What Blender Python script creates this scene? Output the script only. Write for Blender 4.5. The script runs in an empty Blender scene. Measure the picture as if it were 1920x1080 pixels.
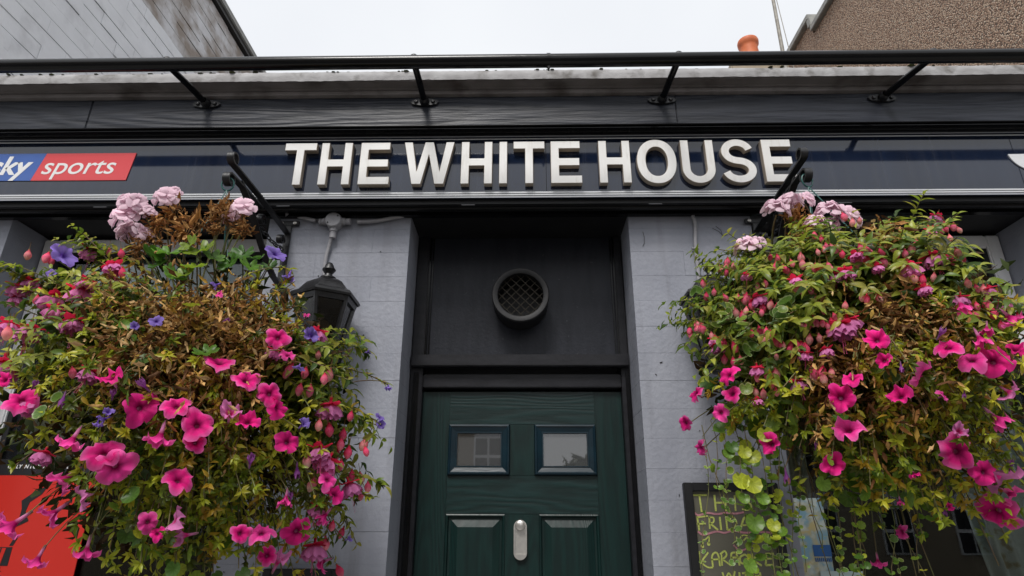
import bpy, bmesh, math, random
import numpy as np
from mathutils import Matrix, Vector

random.seed(7)
rng = np.random.default_rng(7)
PI = math.pi
scene = bpy.context.scene
col = scene.collection

# ------------------------------------------------------------------ camera
F_PX = 1150.0
TH, AL, RO = math.radians(21.3), math.radians(1.2), math.radians(0.25)
CAM = np.array([0.0, -2.35, 1.55])
FW = np.array([-math.sin(AL)*math.cos(TH), math.cos(AL)*math.cos(TH), math.sin(TH)])
_r = np.array([math.cos(AL), math.sin(AL), 0.0])
_u = np.cross(_r, FW)
RT = math.cos(RO)*_r + math.sin(RO)*_u
UP = -math.sin(RO)*_r + math.cos(RO)*_u
cd = bpy.data.cameras.new('camera')
cd.sensor_width = 36.0
cd.lens = F_PX/1920*36.0
cd.clip_start = 0.05
cd.clip_end = 500
cam = bpy.data.objects.new('camera', cd)
col.objects.link(cam)
cam.matrix_world = Matrix(((RT[0], UP[0], -FW[0], CAM[0]), (RT[1], UP[1], -FW[1], CAM[1]),
                           (RT[2], UP[2], -FW[2], CAM[2]), (0, 0, 0, 1)))
scene.camera = cam

# ------------------------------------------------------------------ world, sun, exposure
SUN_EL, SUN_AZ = math.radians(53), math.radians(196)
w = bpy.data.worlds.new('World')
scene.world = w
w.use_nodes = True
nt = w.node_tree
nt.nodes.clear()
sky = nt.nodes.new('ShaderNodeTexSky')
sky.sky_type = 'NISHITA'
sky.sun_disc = False
sky.sun_elevation = SUN_EL
sky.sun_rotation = SUN_AZ
sky.air_density = 1.0
sky.dust_density = 4.0
hs = nt.nodes.new('ShaderNodeHueSaturation')
hs.inputs['Saturation'].default_value = 0.18
mx = nt.nodes.new('ShaderNodeMix')
mx.data_type = 'RGBA'
mx.inputs[0].default_value = 0.85
mx.inputs[7].default_value = (5.1, 5.25, 5.5, 1)      # the cloud layer
bg = nt.nodes.new('ShaderNodeBackground')
bg.inputs['Strength'].default_value = 0.1
wo = nt.nodes.new('ShaderNodeOutputWorld')
nt.links.new(sky.outputs[0], hs.inputs['Color'])
tc = nt.nodes.new('ShaderNodeTexCoord')
cn = nt.nodes.new('ShaderNodeTexNoise')
cn.inputs['Scale'].default_value = 2.2
cn.inputs['Detail'].default_value = 4.0
cr = nt.nodes.new('ShaderNodeValToRGB')
cr.color_ramp.elements[0].position = 0.3
cr.color_ramp.elements[0].color = (4.85/6, 5.0/6, 5.3/6, 1)
cr.color_ramp.elements[1].position = 0.7
cr.color_ramp.elements[1].color = (5.35/6, 5.5/6, 5.7/6, 1)
cm = nt.nodes.new('ShaderNodeMix')
cm.data_type = 'RGBA'
cm.blend_type = 'MULTIPLY'
cm.inputs[0].default_value = 1.0
cm.inputs[7].default_value = (6, 6, 6, 1)
nt.links.new(tc.outputs['Generated'], cn.inputs['Vector'])
nt.links.new(cn.outputs['Fac'], cr.inputs[0])
nt.links.new(cr.outputs[0], cm.inputs[6])
nt.links.new(cm.outputs[2], mx.inputs[7])
nt.links.new(hs.outputs[0], mx.inputs[6])
nt.links.new(mx.outputs[2], bg.inputs['Color'])
nt.links.new(bg.outputs[0], wo.inputs['Surface'])

sd = bpy.data.lights.new('sun', 'SUN')
sd.energy = 1.5
sd.angle = math.radians(18)
sd.color = (1.0, 0.965, 0.92)
sun = bpy.data.objects.new('sun', sd)
col.objects.link(sun)
# light comes from the street side, high, a little from the left
sv = Vector((math.cos(SUN_EL)*math.sin(SUN_AZ), math.cos(SUN_EL)*math.cos(SUN_AZ), math.sin(SUN_EL)))
sun.rotation_euler = sv.to_track_quat('Z', 'Y').to_euler()

vs = scene.view_settings
vs.view_transform = 'Standard'
vs.look = 'None'
vs.gamma = 1.0
vs.exposure = 0.92
try:
    vs.use_curve_mapping = False
except Exception:
    pass
scene.cycles.max_bounces = 6
scene.cycles.transparent_max_bounces = 12

# ------------------------------------------------------------------ point helpers
def ray(px, py):
    return (px-960)/F_PX*RT + (540-py)/F_PX*UP + FW

def at(px, py, Y):
    d = ray(px, py)
    return CAM + (Y-CAM[1])/d[1]*d

# ------------------------------------------------------------------ mesh helpers
class MB:
    def __init__(self):
        self.v, self.f, self.m = [], [], []
    def add(self, vs_, fs_, mi=0):
        o = len(self.v)
        self.v += [tuple(map(float, p)) for p in vs_]
        self.f += [tuple(i+o for i in f) for f in fs_]
        self.m += [mi]*len(fs_)
        return self
    def box(self, x0, x1, y0, y1, z0, z1, mi=0):
        vs_ = [(x, y, z) for z in (z0, z1) for y in (y0, y1) for x in (x0, x1)]
        return self.add(vs_, [(0, 2, 3, 1), (4, 5, 7, 6), (0, 1, 5, 4), (2, 6, 7, 3), (0, 4, 6, 2), (1, 3, 7, 5)], mi)
    def obox(self, c, ax, ay, az, mi=0):
        c, ax, ay, az = map(np.array, (c, ax, ay, az))
        vs_ = [c+sx*ax+sy*ay+sz*az for sz in (-1, 1) for sy in (-1, 1) for sx in (-1, 1)]
        return self.add(vs_, [(0, 2, 3, 1), (4, 5, 7, 6), (0, 1, 5, 4), (2, 6, 7, 3), (0, 4, 6, 2), (1, 3, 7, 5)], mi)
    def tube(self, pts, r, seg=8, mi=0, cap=True):
        pts = [np.array(p, float) for p in pts]
        n = len(pts)
        rs = r if hasattr(r, '__len__') else [r]*n
        vs_, fs_ = [], []
        pn = None
        for i, p in enumerate(pts):
            t = pts[min(i+1, n-1)]-pts[max(i-1, 0)]
            t = t/(np.linalg.norm(t)+1e-12)
            if pn is None:
                a = np.array([0, 0, 1.0]) if abs(t[2]) < .9 else np.array([1.0, 0, 0])
                u = np.cross(t, a)
            else:
                u = pn - t*np.dot(pn, t)
            u = u/(np.linalg.norm(u)+1e-12)
            pn = u
            v_ = np.cross(t, u)
            for k in range(seg):
                a = 2*PI*k/seg
                vs_.append(p+rs[i]*(math.cos(a)*u+math.sin(a)*v_))
        for i in range(n-1):
            for k in range(seg):
                a, b = i*seg+k, i*seg+(k+1) % seg
                fs_.append((a, b, b+seg, a+seg))
        if cap:
            fs_.append(tuple(range(seg-1, -1, -1)))
            fs_.append(tuple((n-1)*seg+k for k in range(seg)))
        return self.add(vs_, fs_, mi)
    def ribbon(self, pts, wdir, hw, th, mi=0):
        """flat bar following pts, half width hw along wdir, half thickness th"""
        pts = [np.array(p, float) for p in pts]
        wd = np.array(wdir, float)
        n = len(pts)
        vs_, fs_ = [], []
        for i, p in enumerate(pts):
            t = pts[min(i+1, n-1)]-pts[max(i-1, 0)]
            t = t/np.linalg.norm(t)
            nn = np.cross(t, wd)
            nn = nn/np.linalg.norm(nn)
            vs_ += [p+wd*hw+nn*th, p-wd*hw+nn*th, p-wd*hw-nn*th, p+wd*hw-nn*th]
        for i in range(n-1):
            for k in range(4):
                a, b = i*4+k, i*4+(k+1) % 4
                fs_.append((a, b, b+4, a+4))
        fs_ += [(3, 2, 1, 0), tuple((n-1)*4+k for k in range(4))]
        return self.add(vs_, fs_, mi)
    def lathe(self, prof, o=(0, 0, 0), axis='Z', seg=24, mi=0, phase=0.0):
        """prof: (radius, height along axis)"""
        vs_, fs_ = [], []
        for (r, h) in prof:
            for k in range(seg):
                a = 2*PI*k/seg+phase
                c, s = r*math.cos(a), r*math.sin(a)
                p = (c, s, h) if axis == 'Z' else (c, h, s)
                vs_.append((o[0]+p[0], o[1]+p[1], o[2]+p[2]))
        n = len(prof)
        for i in range(n-1):
            for k in range(seg):
                a, b = i*seg+k, i*seg+(k+1) % seg
                fs_.append((a, b, b+seg, a+seg))
        return self.add(vs_, fs_, mi)
    def prism(self, poly, y0, y1, mi=0):
        """poly in (x,z), extruded from y0 to y1"""
        n = len(poly)
        vs_ = [(x, y0, z) for x, z in poly]+[(x, y1, z) for x, z in poly]
        fs_ = [tuple(range(n)), tuple(range(2*n-1, n-1, -1))]
        fs_ += [(i, i+n, (i+1) % n+n, (i+1) % n) for i in range(n)]
        return self.add(vs_, fs_, mi)
    def strip(self, outer, inner, y0, y1, mi=0):
        """closed ring between two polylines in (x,z) extruded"""
        n = len(outer)
        vs_ = [(x, y0, z) for x, z in outer]+[(x, y0, z) for x, z in inner]+[(x, y1, z) for x, z in outer]+[(x, y1, z) for x, z in inner]
        fs_ = []
        for i in range(n):
            j = (i+1) % n
            fs_ += [(i, j, n+j, n+i), (2*n+i, 3*n+i, 3*n+j, 2*n+j), (i, 2*n+i, 2*n+j, j), (n+i, n+j, 3*n+j, 3*n+i)]
        return self.add(vs_, fs_, mi)
    def stroke(self, pts, hw, y0, y1, mi=0):
        """thick open polyline in (x,z), extruded"""
        P = np.array(pts, float)
        n = len(P)
        T = np.gradient(P, axis=0)
        T /= np.linalg.norm(T, axis=1)[:, None]+1e-12
        N = np.stack([-T[:, 1], T[:, 0]], 1)
        L, R = P+N*hw, P-N*hw
        vs_ = [(a[0], y0, a[1]) for a in L]+[(a[0], y0, a[1]) for a in R]+[(a[0], y1, a[1]) for a in L]+[(a[0], y1, a[1]) for a in R]
        fs_ = []
        for i in range(n-1):
            fs_ += [(i, i+1, n+i+1, n+i), (2*n+i, 3*n+i, 3*n+i+1, 2*n+i+1), (i, 2*n+i, 2*n+i+1, i+1), (n+i, n+i+1, 3*n+i+1, 3*n+i)]
        fs_ += [(0, n, 3*n, 2*n), (n-1, 3*n-1, 4*n-1, 2*n-1)]
        return self.add(vs_, fs_, mi)

WP = {}     # world position of every object that may become a parent

def tag(o, label=None, cat=None, group=None, kind=None):
    if label: o['label'] = label
    if cat: o['category'] = cat
    if group: o['group'] = group
    if kind: o['kind'] = kind
    return o

def empty(name, loc, label=None, cat=None, group=None):
    o = bpy.data.objects.new(name, None)
    o.empty_display_size = 0.1
    o.location = loc
    col.objects.link(o)
    WP[o] = np.array(loc, float)
    return tag(o, label, cat, group)

def fix_normals(me, bevel=0.0, seg=2):
    bm = bmesh.new()
    bm.from_mesh(me)
    bmesh.ops.recalc_face_normals(bm, faces=bm.faces)
    if bevel > 0:
        ed = [e for e in bm.edges if len(e.link_faces) == 2 and e.calc_face_angle(0) > math.radians(32)]
        bmesh.ops.bevel(bm, geom=ed, offset=bevel, segments=seg, affect='EDGES', clamp_overlap=True)
    bm.to_mesh(me)
    bm.free()

def link_mesh(name, me, parent=None, origin=(0, 0, 0)):
    o = bpy.data.objects.new(name, me)
    col.objects.link(o)
    origin = np.array(origin, float)
    WP[o] = origin
    if parent is not None:
        o.parent = parent
        o.location = origin-WP[parent]
    else:
        o.location = origin
    return o

def obj(name, mb, mats, parent=None, smooth=False, bevel=0.0, seg=2, origin=None):
    V = np.array(mb.v)
    c = (V.min(0)+V.max(0))/2 if origin is None else np.array(origin, float)
    me = bpy.data.meshes.new(name)
    me.from_pydata((V-c).tolist(), [], mb.f)
    if not isinstance(mats, (list, tuple)):
        mats = [mats]
    for m in mats:
        me.materials.append(m)
    if len(mats) > 1:
        me.polygons.foreach_set('material_index', mb.m)
    fix_normals(me, bevel, seg)
    if smooth:
        me.polygons.foreach_set('use_smooth', [True]*len(me.polygons))
        try:
            me.set_sharp_from_angle(angle=math.radians(smooth if smooth is not True else 40))
        except Exception:
            pass
    return link_mesh(name, me, parent, c)

# ------------------------------------------------------------------ materials
def M(name, c, rough=0.5, c2=None, ns=8.0, detail=5.0, stretch=(1, 1, 1), lo=0.35, hi=0.65, bump=0.0, bs=60.0, bstretch=None,
      metal=0.0, spec=0.5, c3=None, ns3=2.0, lo3=0.55, hi3=0.7, st3=(1, 1, 1), rvar=0.0, bdist=0.003, coat=0.0):
    m = bpy.data.materials.new(name)
    m.use_nodes = True
    t = m.node_tree
    b = t.nodes['Principled BSDF']
    b.inputs['Roughness'].default_value = rough
    b.inputs['Metallic'].default_value = metal
    b.inputs['Specular IOR Level'].default_value = spec
    b.inputs['Coat Weight'].default_value = coat
    b.inputs['Base Color'].default_value = (*c, 1)
    geo = t.nodes.new('ShaderNodeNewGeometry')
    def noise(scale, st, det=detail, dist=0.0):
        mp = t.nodes.new('ShaderNodeMapping')
        mp.inputs['Scale'].default_value = st
        t.links.new(geo.outputs['Position'], mp.inputs['Vector'])
        n = t.nodes.new('ShaderNodeTexNoise')
        n.inputs['Scale'].default_value = scale
        n.inputs['Detail'].default_value = det
        n.inputs['Distortion'].default_value = dist
        t.links.new(mp.outputs[0], n.inputs['Vector'])
        return n
    out = None
    if c2 is not None:
        n = noise(ns, stretch)
        r = t.nodes.new('ShaderNodeValToRGB')
        r.color_ramp.elements[0].position = lo
        r.color_ramp.elements[0].color = (*c, 1)
        r.color_ramp.elements[1].position = hi
        r.color_ramp.elements[1].color = (*c2, 1)
        t.links.new(n.outputs['Fac'], r.inputs[0])
        out = r.outputs[0]
    if c3 is not None:
        n = noise(ns3, st3, 6.0)
        r = t.nodes.new('ShaderNodeMapRange')
        r.inputs[1].default_value = lo3
        r.inputs[2].default_value = hi3
        t.links.new(n.outputs['Fac'], r.inputs[0])
        mm = t.nodes.new('ShaderNodeMix')
        mm.data_type = 'RGBA'
        t.links.new(r.outputs[0], mm.inputs[0])
        if out is not None:
            t.links.new(out, mm.inputs[6])
        else:
            mm.inputs[6].default_value = (*c, 1)
        mm.inputs[7].default_value = (*c3, 1)
        out = mm.outputs[2]
    if out is not None:
        t.links.new(out, b.inputs['Base Color'])
    if rvar:
        n = noise(9.0, (1, 1, 1))
        r = t.nodes.new('ShaderNodeMapRange')
        r.inputs[3].default_value = max(rough-rvar, 0.02)
        r.inputs[4].default_value = rough+rvar
        t.links.new(n.outputs['Fac'], r.inputs[0])
        t.links.new(r.outputs[0], b.inputs['Roughness'])
    if bump:
        n = noise(bs, bstretch or (1, 1, 1), 6.0)
        bp = t.nodes.new('ShaderNodeBump')
        bp.inputs['Strength'].default_value = bump
        bp.inputs['Distance'].default_value = bdist
        t.links.new(n.outputs['Fac'], bp.inputs['Height'])
        t.links.new(bp.outputs[0], b.inputs['Normal'])
    return m

def grain(name, c, c2, axis, rough=0.4, scale=30.0, dist=4.0, bump=0.5, st=8.0, spec=0.5, bdist=0.002):
    """wood grain moulded or brushed along 'X' or 'Z'"""
    m = bpy.data.materials.new(name)
    m.use_nodes = True
    t = m.node_tree
    b = t.nodes['Principled BSDF']
    b.inputs['Roughness'].default_value = rough
    b.inputs['Specular IOR Level'].default_value = spec
    geo = t.nodes.new('ShaderNodeNewGeometry')
    mp = t.nodes.new('ShaderNodeMapping')
    s = (1.0/st, 1, 1) if axis == 'X' else (1, 1, 1.0/st)
    mp.inputs['Scale'].default_value = s
    t.links.new(geo.outputs['Position'], mp.inputs['Vector'])
    # warped rings: growth-line figure
    n0 = t.nodes.new('ShaderNodeTexNoise')
    n0.inputs['Scale'].default_value = 5.0
    n0.inputs['Detail'].default_value = 2.0
    t.links.new(mp.outputs[0], n0.inputs['Vector'])
    mu = t.nodes.new('ShaderNodeMath')
    mu.operation = 'MULTIPLY'
    mu.inputs[1].default_value = scale*dist
    t.links.new(n0.outputs['Fac'], mu.inputs[0])
    si = t.nodes.new('ShaderNodeMath')
    si.operation = 'SINE'
    t.links.new(mu.outputs[0], si.inputs[0])
    n1 = t.nodes.new('ShaderNodeTexNoise')
    n1.inputs['Scale'].default_value = 90.0
    n1.inputs['Detail'].default_value = 5.0
    t.links.new(mp.outputs[0], n1.inputs['Vector'])
    ad = t.nodes.new('ShaderNodeMath')
    ad.operation = 'MULTIPLY_ADD'
    ad.inputs[1].default_value = 0.22
    t.links.new(si.outputs[0], ad.inputs[0])
    t.links.new(n1.outputs['Fac'], ad.inputs[2])
    r = t.nodes.new('ShaderNodeValToRGB')
    r.color_ramp.elements[0].position = 0.25
    r.color_ramp.elements[0].color = (*c, 1)
    r.color_ramp.elements[1].position = 0.75
    r.color_ramp.elements[1].color = (*c2, 1)
    t.links.new(ad.outputs[0], r.inputs[0])
    t.links.new(r.outputs[0], b.inputs['Base Color'])
    bp = t.nodes.new('ShaderNodeBump')
    bp.inputs['Strength'].default_value = bump
    bp.inputs['Distance'].default_value = bdist
    t.links.new(ad.outputs[0], bp.inputs['Height'])
    t.links.new(bp.outputs[0], b.inputs['Normal'])
    return m

def glass(name, tint=(1, 1, 1), rough=0.02, ior=1.5, film=None, filmw=0.0):
    m = bpy.data.materials.new(name)
    m.use_nodes = True
    t = m.node_tree
    t.nodes.clear()
    o = t.nodes.new('ShaderNodeOutputMaterial')
    tr = t.nodes.new('ShaderNodeBsdfTransparent')
    tr.inputs[0].default_value = (*tint, 1)
    gl = t.nodes.new('ShaderNodeBsdfGlossy')
    gl.inputs['Roughness'].default_value = rough
    fr = t.nodes.new('ShaderNodeFresnel')
    fr.inputs['IOR'].default_value = ior
    mx_ = t.nodes.new('ShaderNodeMixShader')
    base = tr.outputs[0]
    if film is not None:
        df = t.nodes.new('ShaderNodeBsdfDiffuse')
        df.inputs[0].default_value = (*film, 1)
        m2 = t.nodes.new('ShaderNodeMixShader')
        m2.inputs[0].default_value = filmw
        t.links.new(tr.outputs[0], m2.inputs[1])
        t.links.new(df.outputs[0], m2.inputs[2])
        base = m2.outputs[0]
    t.links.new(fr.outputs[0], mx_.inputs[0])
    t.links.new(base, mx_.inputs[1])
    t.links.new(gl.outputs[0], mx_.inputs[2])
    t.links.new(mx_.outputs[0], o.inputs[0])
    return m

def petal_mat(name, rough=0.45, trans=0.3, spec=0.35, bump=0.0):
    """colour comes from the 'tint' attribute of the piece, varied a little per object"""
    m = bpy.data.materials.new(name)
    m.use_nodes = True
    t = m.node_tree
    b = t.nodes['Principled BSDF']
    o = t.nodes['Material Output']
    at_ = t.nodes.new('ShaderNodeAttribute')
    at_.attribute_name = 'tint'
    oi = t.nodes.new('ShaderNodeObjectInfo')
    mr = t.nodes.new('ShaderNodeMapRange')
    mr.inputs[3].default_value = 0.78
    mr.inputs[4].default_value = 1.22
    t.links.new(oi.outputs['Random'], mr.inputs[0])
    hv = t.nodes.new('ShaderNodeHueSaturation')
    t.links.new(mr.outputs[0], hv.inputs['Value'])
    t.links.new(at_.outputs['Color'], hv.inputs['Color'])
    t.links.new(hv.outputs[0], b.inputs['Base Color'])
    b.inputs['Roughness'].default_value = rough
    b.inputs['Specular IOR Level'].default_value = spec
    tl = t.nodes.new('ShaderNodeBsdfTranslucent')
    t.links.new(hv.outputs[0], tl.inputs[0])
    mx_ = t.nodes.new('ShaderNodeMixShader')
    mx_.inputs[0].default_value = trans
    t.links.new(b.outputs[0], mx_.inputs[1])
    t.links.new(tl.outputs[0], mx_.inputs[2])
    t.links.new(mx_.outputs[0], o.inputs[0])
    return m

GREY_A, GREY_B = (0.248, 0.260, 0.306), (0.298, 0.310, 0.358)
m_grey = M('grey_masonry_paint', GREY_A, 0.6, GREY_B, ns=7, stretch=(1, 1, 0.5), bump=0.65, bs=42, bstretch=(1.4, 1, 1.2), bdist=0.004,
           c3=(0.175, 0.178, 0.20), ns3=3.5, lo3=0.53, hi3=0.80, st3=(3.5, 1, 0.25))
m_joint = M('grey_paint_in_joint', (0.242, 0.253, 0.292), 0.8)
m_black = M('black_gloss_paint', (0.0025, 0.0025, 0.003), 0.2, (0.0045, 0.0045, 0.005), ns=12, bump=0.10, bs=50, rvar=0.08, spec=0.3)
m_blackmatt = M('black_matt_paint', (0.004, 0.004, 0.005), 0.6, (0.008, 0.008, 0.010), ns=9, bump=0.2, bs=40)
m_panel = M('worn_black_panel_paint', (0.013, 0.015, 0.022), 0.42, (0.021, 0.023, 0.032), ns=14, stretch=(2, 1, 0.4), bump=0.25, bs=90, spec=0.3,
            c3=(0.055, 0.055, 0.065), ns3=60, lo3=0.68, hi3=0.76)
m_frameblack = M('dark_grey_frame_paint', (0.010, 0.010, 0.013), 0.4, (0.017, 0.017, 0.021), ns=20, stretch=(0.5, 1, 2), bump=0.2, bs=60, spec=0.3)
m_fascia = grain('black_painted_timber', (0.010, 0.012, 0.018), (0.023, 0.026, 0.036), 'X', 0.42, scale=26.0, dist=4.0, bump=0.6, st=12.0, bdist=0.004, spec=0.3)
m_sign = M('navy_black_sign_gloss', (0.007, 0.012, 0.030), 0.06, (0.010, 0.017, 0.038), ns=5, stretch=(3, 1, 0.3), bump=0.012, bs=4, spec=0.75,
           c3=(0.02, 0.025, 0.042), ns3=14, lo3=0.5, hi3=0.8, st3=(3, 1, 0.12))
m_cornice = M('weathered_taupe_render', (0.15, 0.135, 0.13), 0.75, (0.22, 0.20, 0.197), ns=9, stretch=(0.7, 1, 1), bump=0.6, bs=30,
              c3=(0.06, 0.048, 0.042), ns3=5, lo3=0.54, hi3=0.70, bdist=0.006)
m_coping = M('flaking_white_coping_paint', (0.27, 0.262, 0.265), 0.7, (0.36, 0.355, 0.36), ns=12, bump=0.6, bs=40,
             c3=(0.10, 0.09, 0.08), ns3=9, lo3=0.54, hi3=0.68, bdist=0.005)
m_moss = M('dark_moss', (0.03, 0.03, 0.012), 0.9, (0.075, 0.085, 0.02), ns=40, bump=0.8, bs=120)
m_letter = M('off_white_letter_face', (0.72, 0.71, 0.69), 0.4, (0.79, 0.785, 0.77), ns=6, stretch=(1, 1, 0.6), c3=(0.60, 0.575, 0.54), ns3=18, lo3=0.58, hi3=0.8, st3=(2, 1, 0.4))
m_letterside = M('shaded_cream_return', (0.36, 0.30, 0.245), 0.5, (0.44, 0.38, 0.31), ns=10)  # cream sides, with their shade put into a lowered colour
m_pin = M('white_pinstripe', (0.68, 0.69, 0.71), 0.3)
m_silver = M('silver_trim', (0.40, 0.41, 0.44), 0.4)
m_iron = M('black_wrought_iron', (0.005, 0.005, 0.006), 0.36, (0.012, 0.012, 0.014), ns=60, bump=0.3, bs=120, rvar=0.1)
m_lantern = M('black_cast_aluminium', (0.006, 0.006, 0.007), 0.36, (0.018, 0.018, 0.02), ns=30, bump=0.4, bs=110, rvar=0.1)
m_lampglass = glass('lantern_glass', (0.50, 0.45, 0.38), 0.12)
m_glass = glass('window_glass', (0.75, 0.8, 0.8), 0.0)
m_doorglass = glass('obscure_door_glass', (0.5, 0.5, 0.5), 0.015, film=(0.16, 0.165, 0.17), filmw=0.40, ior=2.1)
m_bulb = M('frosted_bulb', (0.6, 0.58, 0.52), 0.25)
m_pvc = M('grey_painted_conduit', (0.27, 0.265, 0.285), 0.5, (0.33, 0.325, 0.345), ns=25, bump=0.3, bs=60, c3=(0.17, 0.16, 0.165), ns3=20, lo3=0.6, hi3=0.75)
DG1, DG2 = (0.003, 0.0135, 0.0125), (0.006, 0.025, 0.024)
m_doorX = grain('green_door_grain_across', DG1, DG2, 'X', 0.38, scale=44, dist=3.0, bump=0.42, st=7.0, spec=0.4, bdist=0.0015)
m_doorZ = grain('green_door_grain_upright', DG1, (0.0038, 0.020, 0.018), 'Z', 0.38, scale=44, dist=3.0, bump=0.35, st=8.0, spec=0.35, bdist=0.0015)
m_doorframe = grain('blue_green_glazing_frame', (0.0025, 0.013, 0.021), (0.0045, 0.020, 0.031), 'X', 0.3, scale=9, dist=3, bump=0.25, st=5)
m_nickel = M('satin_nickel', (0.62, 0.60, 0.57), 0.32, (0.68, 0.66, 0.62), ns=80, metal=0.85, bump=0.05, bs=200)
m_upvc = M('white_window_frame', (0.78, 0.78, 0.79), 0.35, (0.8, 0.8, 0.81), ns=6)
m_gasket = M('black_rubber_gasket', (0.01, 0.01, 0.011), 0.6)
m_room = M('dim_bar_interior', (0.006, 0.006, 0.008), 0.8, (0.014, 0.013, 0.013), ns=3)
m_curtain = M('gold_net_curtain', (0.58, 0.52, 0.36), 0.8, (0.68, 0.63, 0.48), ns=20, stretch=(2, 1, 0.3), bump=0.3, bs=40)
m_net = M('white_net_curtain', (0.55, 0.55, 0.5), 0.85, (0.62, 0.62, 0.58), ns=40, bump=0.3, bs=90, c3=(0.35, 0.27, 0.14), ns3=14, lo3=0.62, hi3=0.68)
m_blind = M('white_net_valance', (0.72, 0.74, 0.78), 0.85, (0.8, 0.81, 0.84), ns=60)
m_chalkboard = M('olive_chalkboard', (0.115, 0.11, 0.085), 0.5, (0.15, 0.142, 0.112), ns=4, c3=(0.16, 0.155, 0.125), ns3=3, lo3=0.5, hi3=0.8)
m_chalky = M('lime_chalk', (0.66, 0.74, 0.16), 0.9, (0.44, 0.48, 0.14), ns=260)
m_chalkp = M('pink_chalk', (0.62, 0.28, 0.33), 0.9, (0.45, 0.2, 0.24), ns=120)
m_red = M('red_poster_print', (0.50, 0.022, 0.014), 0.35)
m_ink = M('black_print', (0.012, 0.012, 0.014), 0.4)
m_white = M('white_print', (0.78, 0.78, 0.78), 0.45)
m_banblue = M('blue_banner_print', (0.04, 0.10, 0.36), 0.3, (0.06, 0.14, 0.42), ns=1.5, lo=0.4, hi=0.6)
m_banred = M('red_banner_print', (0.66, 0.065, 0.075), 0.3)
m_film = M('blue_ochre_window_picture', (0.20, 0.36, 0.46), 0.4, (0.50, 0.42, 0.20), ns=16, lo=0.45, hi=0.6, c3=(0.5, 0.55, 0.52), ns3=25, lo3=0.5, hi3=0.62)
m_filmblue = M('blue_picture_foot', (0.02, 0.10, 0.30), 0.4)
m_card = M('pale_card', (0.42, 0.52, 0.52), 0.5)
m_wbrick = M('white_brick_paint', (0.70, 0.71, 0.735), 0.55, (0.75, 0.76, 0.785), ns=7, bump=0.35, bs=25, bdist=0.006,
             c3=(0.58, 0.585, 0.605), ns3=6, lo3=0.55, hi3=0.75)
m_wbrickworn = M('worn_white_brick_paint', (0.54, 0.53, 0.54), 0.7, (0.64, 0.64, 0.66), ns=9, bump=0.6, bs=30, bdist=0.008,
                 c3=(0.27, 0.225, 0.19), ns3=3.2, lo3=0.44, hi3=0.60, st3=(1, 1.0, 1.5))
m_wjoint = M('painted_mortar', (0.40, 0.405, 0.42), 0.9, (0.13, 0.125, 0.125), ns=5, lo=0.5, hi=0.7)
m_lead = M('dark_lead_strip', (0.02, 0.018, 0.017), 0.6)
m_slatecap = M('grey_coping_stone', (0.22, 0.22, 0.21), 0.8, (0.30, 0.30, 0.28), ns=15, bump=0.5, bs=40)
m_terracotta = M('terracotta_pot', (0.50, 0.11, 0.03), 0.6, (0.62, 0.16, 0.05), ns=10, bump=0.1, bs=40)
m_mast = M('weathered_galvanised_mast', (0.22, 0.2, 0.17), 0.5, (0.32, 0.30, 0.26), ns=30)
m_wire = M('green_coated_wire', (0.02, 0.10, 0.09), 0.4)
m_bowl = M('brown_coir_liner', (0.05, 0.03, 0.015), 0.95, (0.09, 0.055, 0.03), ns=40, bump=0.9, bs=80)
m_asphalt = M('asphalt', (0.045, 0.045, 0.047), 0.85, (0.06, 0.06, 0.062), ns=80, bump=0.4, bs=200)
m_paving = M('wet_concrete_paving', (0.17, 0.166, 0.16), 0.5, (0.22, 0.215, 0.205), ns=10, bump=0.3, bs=80)
m_house = M('yellow_stock_brickwork', (0.30, 0.24, 0.17), 0.8, (0.36, 0.30, 0.22), ns=20)
m_bark = M('tree_bark', (0.06, 0.05, 0.04), 0.9, (0.1, 0.085, 0.07), ns=30, bump=0.7, bs=40)
m_leaf = petal_mat('leaf_surface', 0.36, 0.46, 0.4)
m_dry = petal_mat('dried_leaf_surface', 0.7, 0.2, 0.2)
m_petal = petal_mat('petal_surface', 0.6, 0.38, 0.12)
m_stem = M('plant_stem', (0.13, 0.15, 0.04), 0.6, (0.12, 0.07, 0.03), ns=9)

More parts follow.
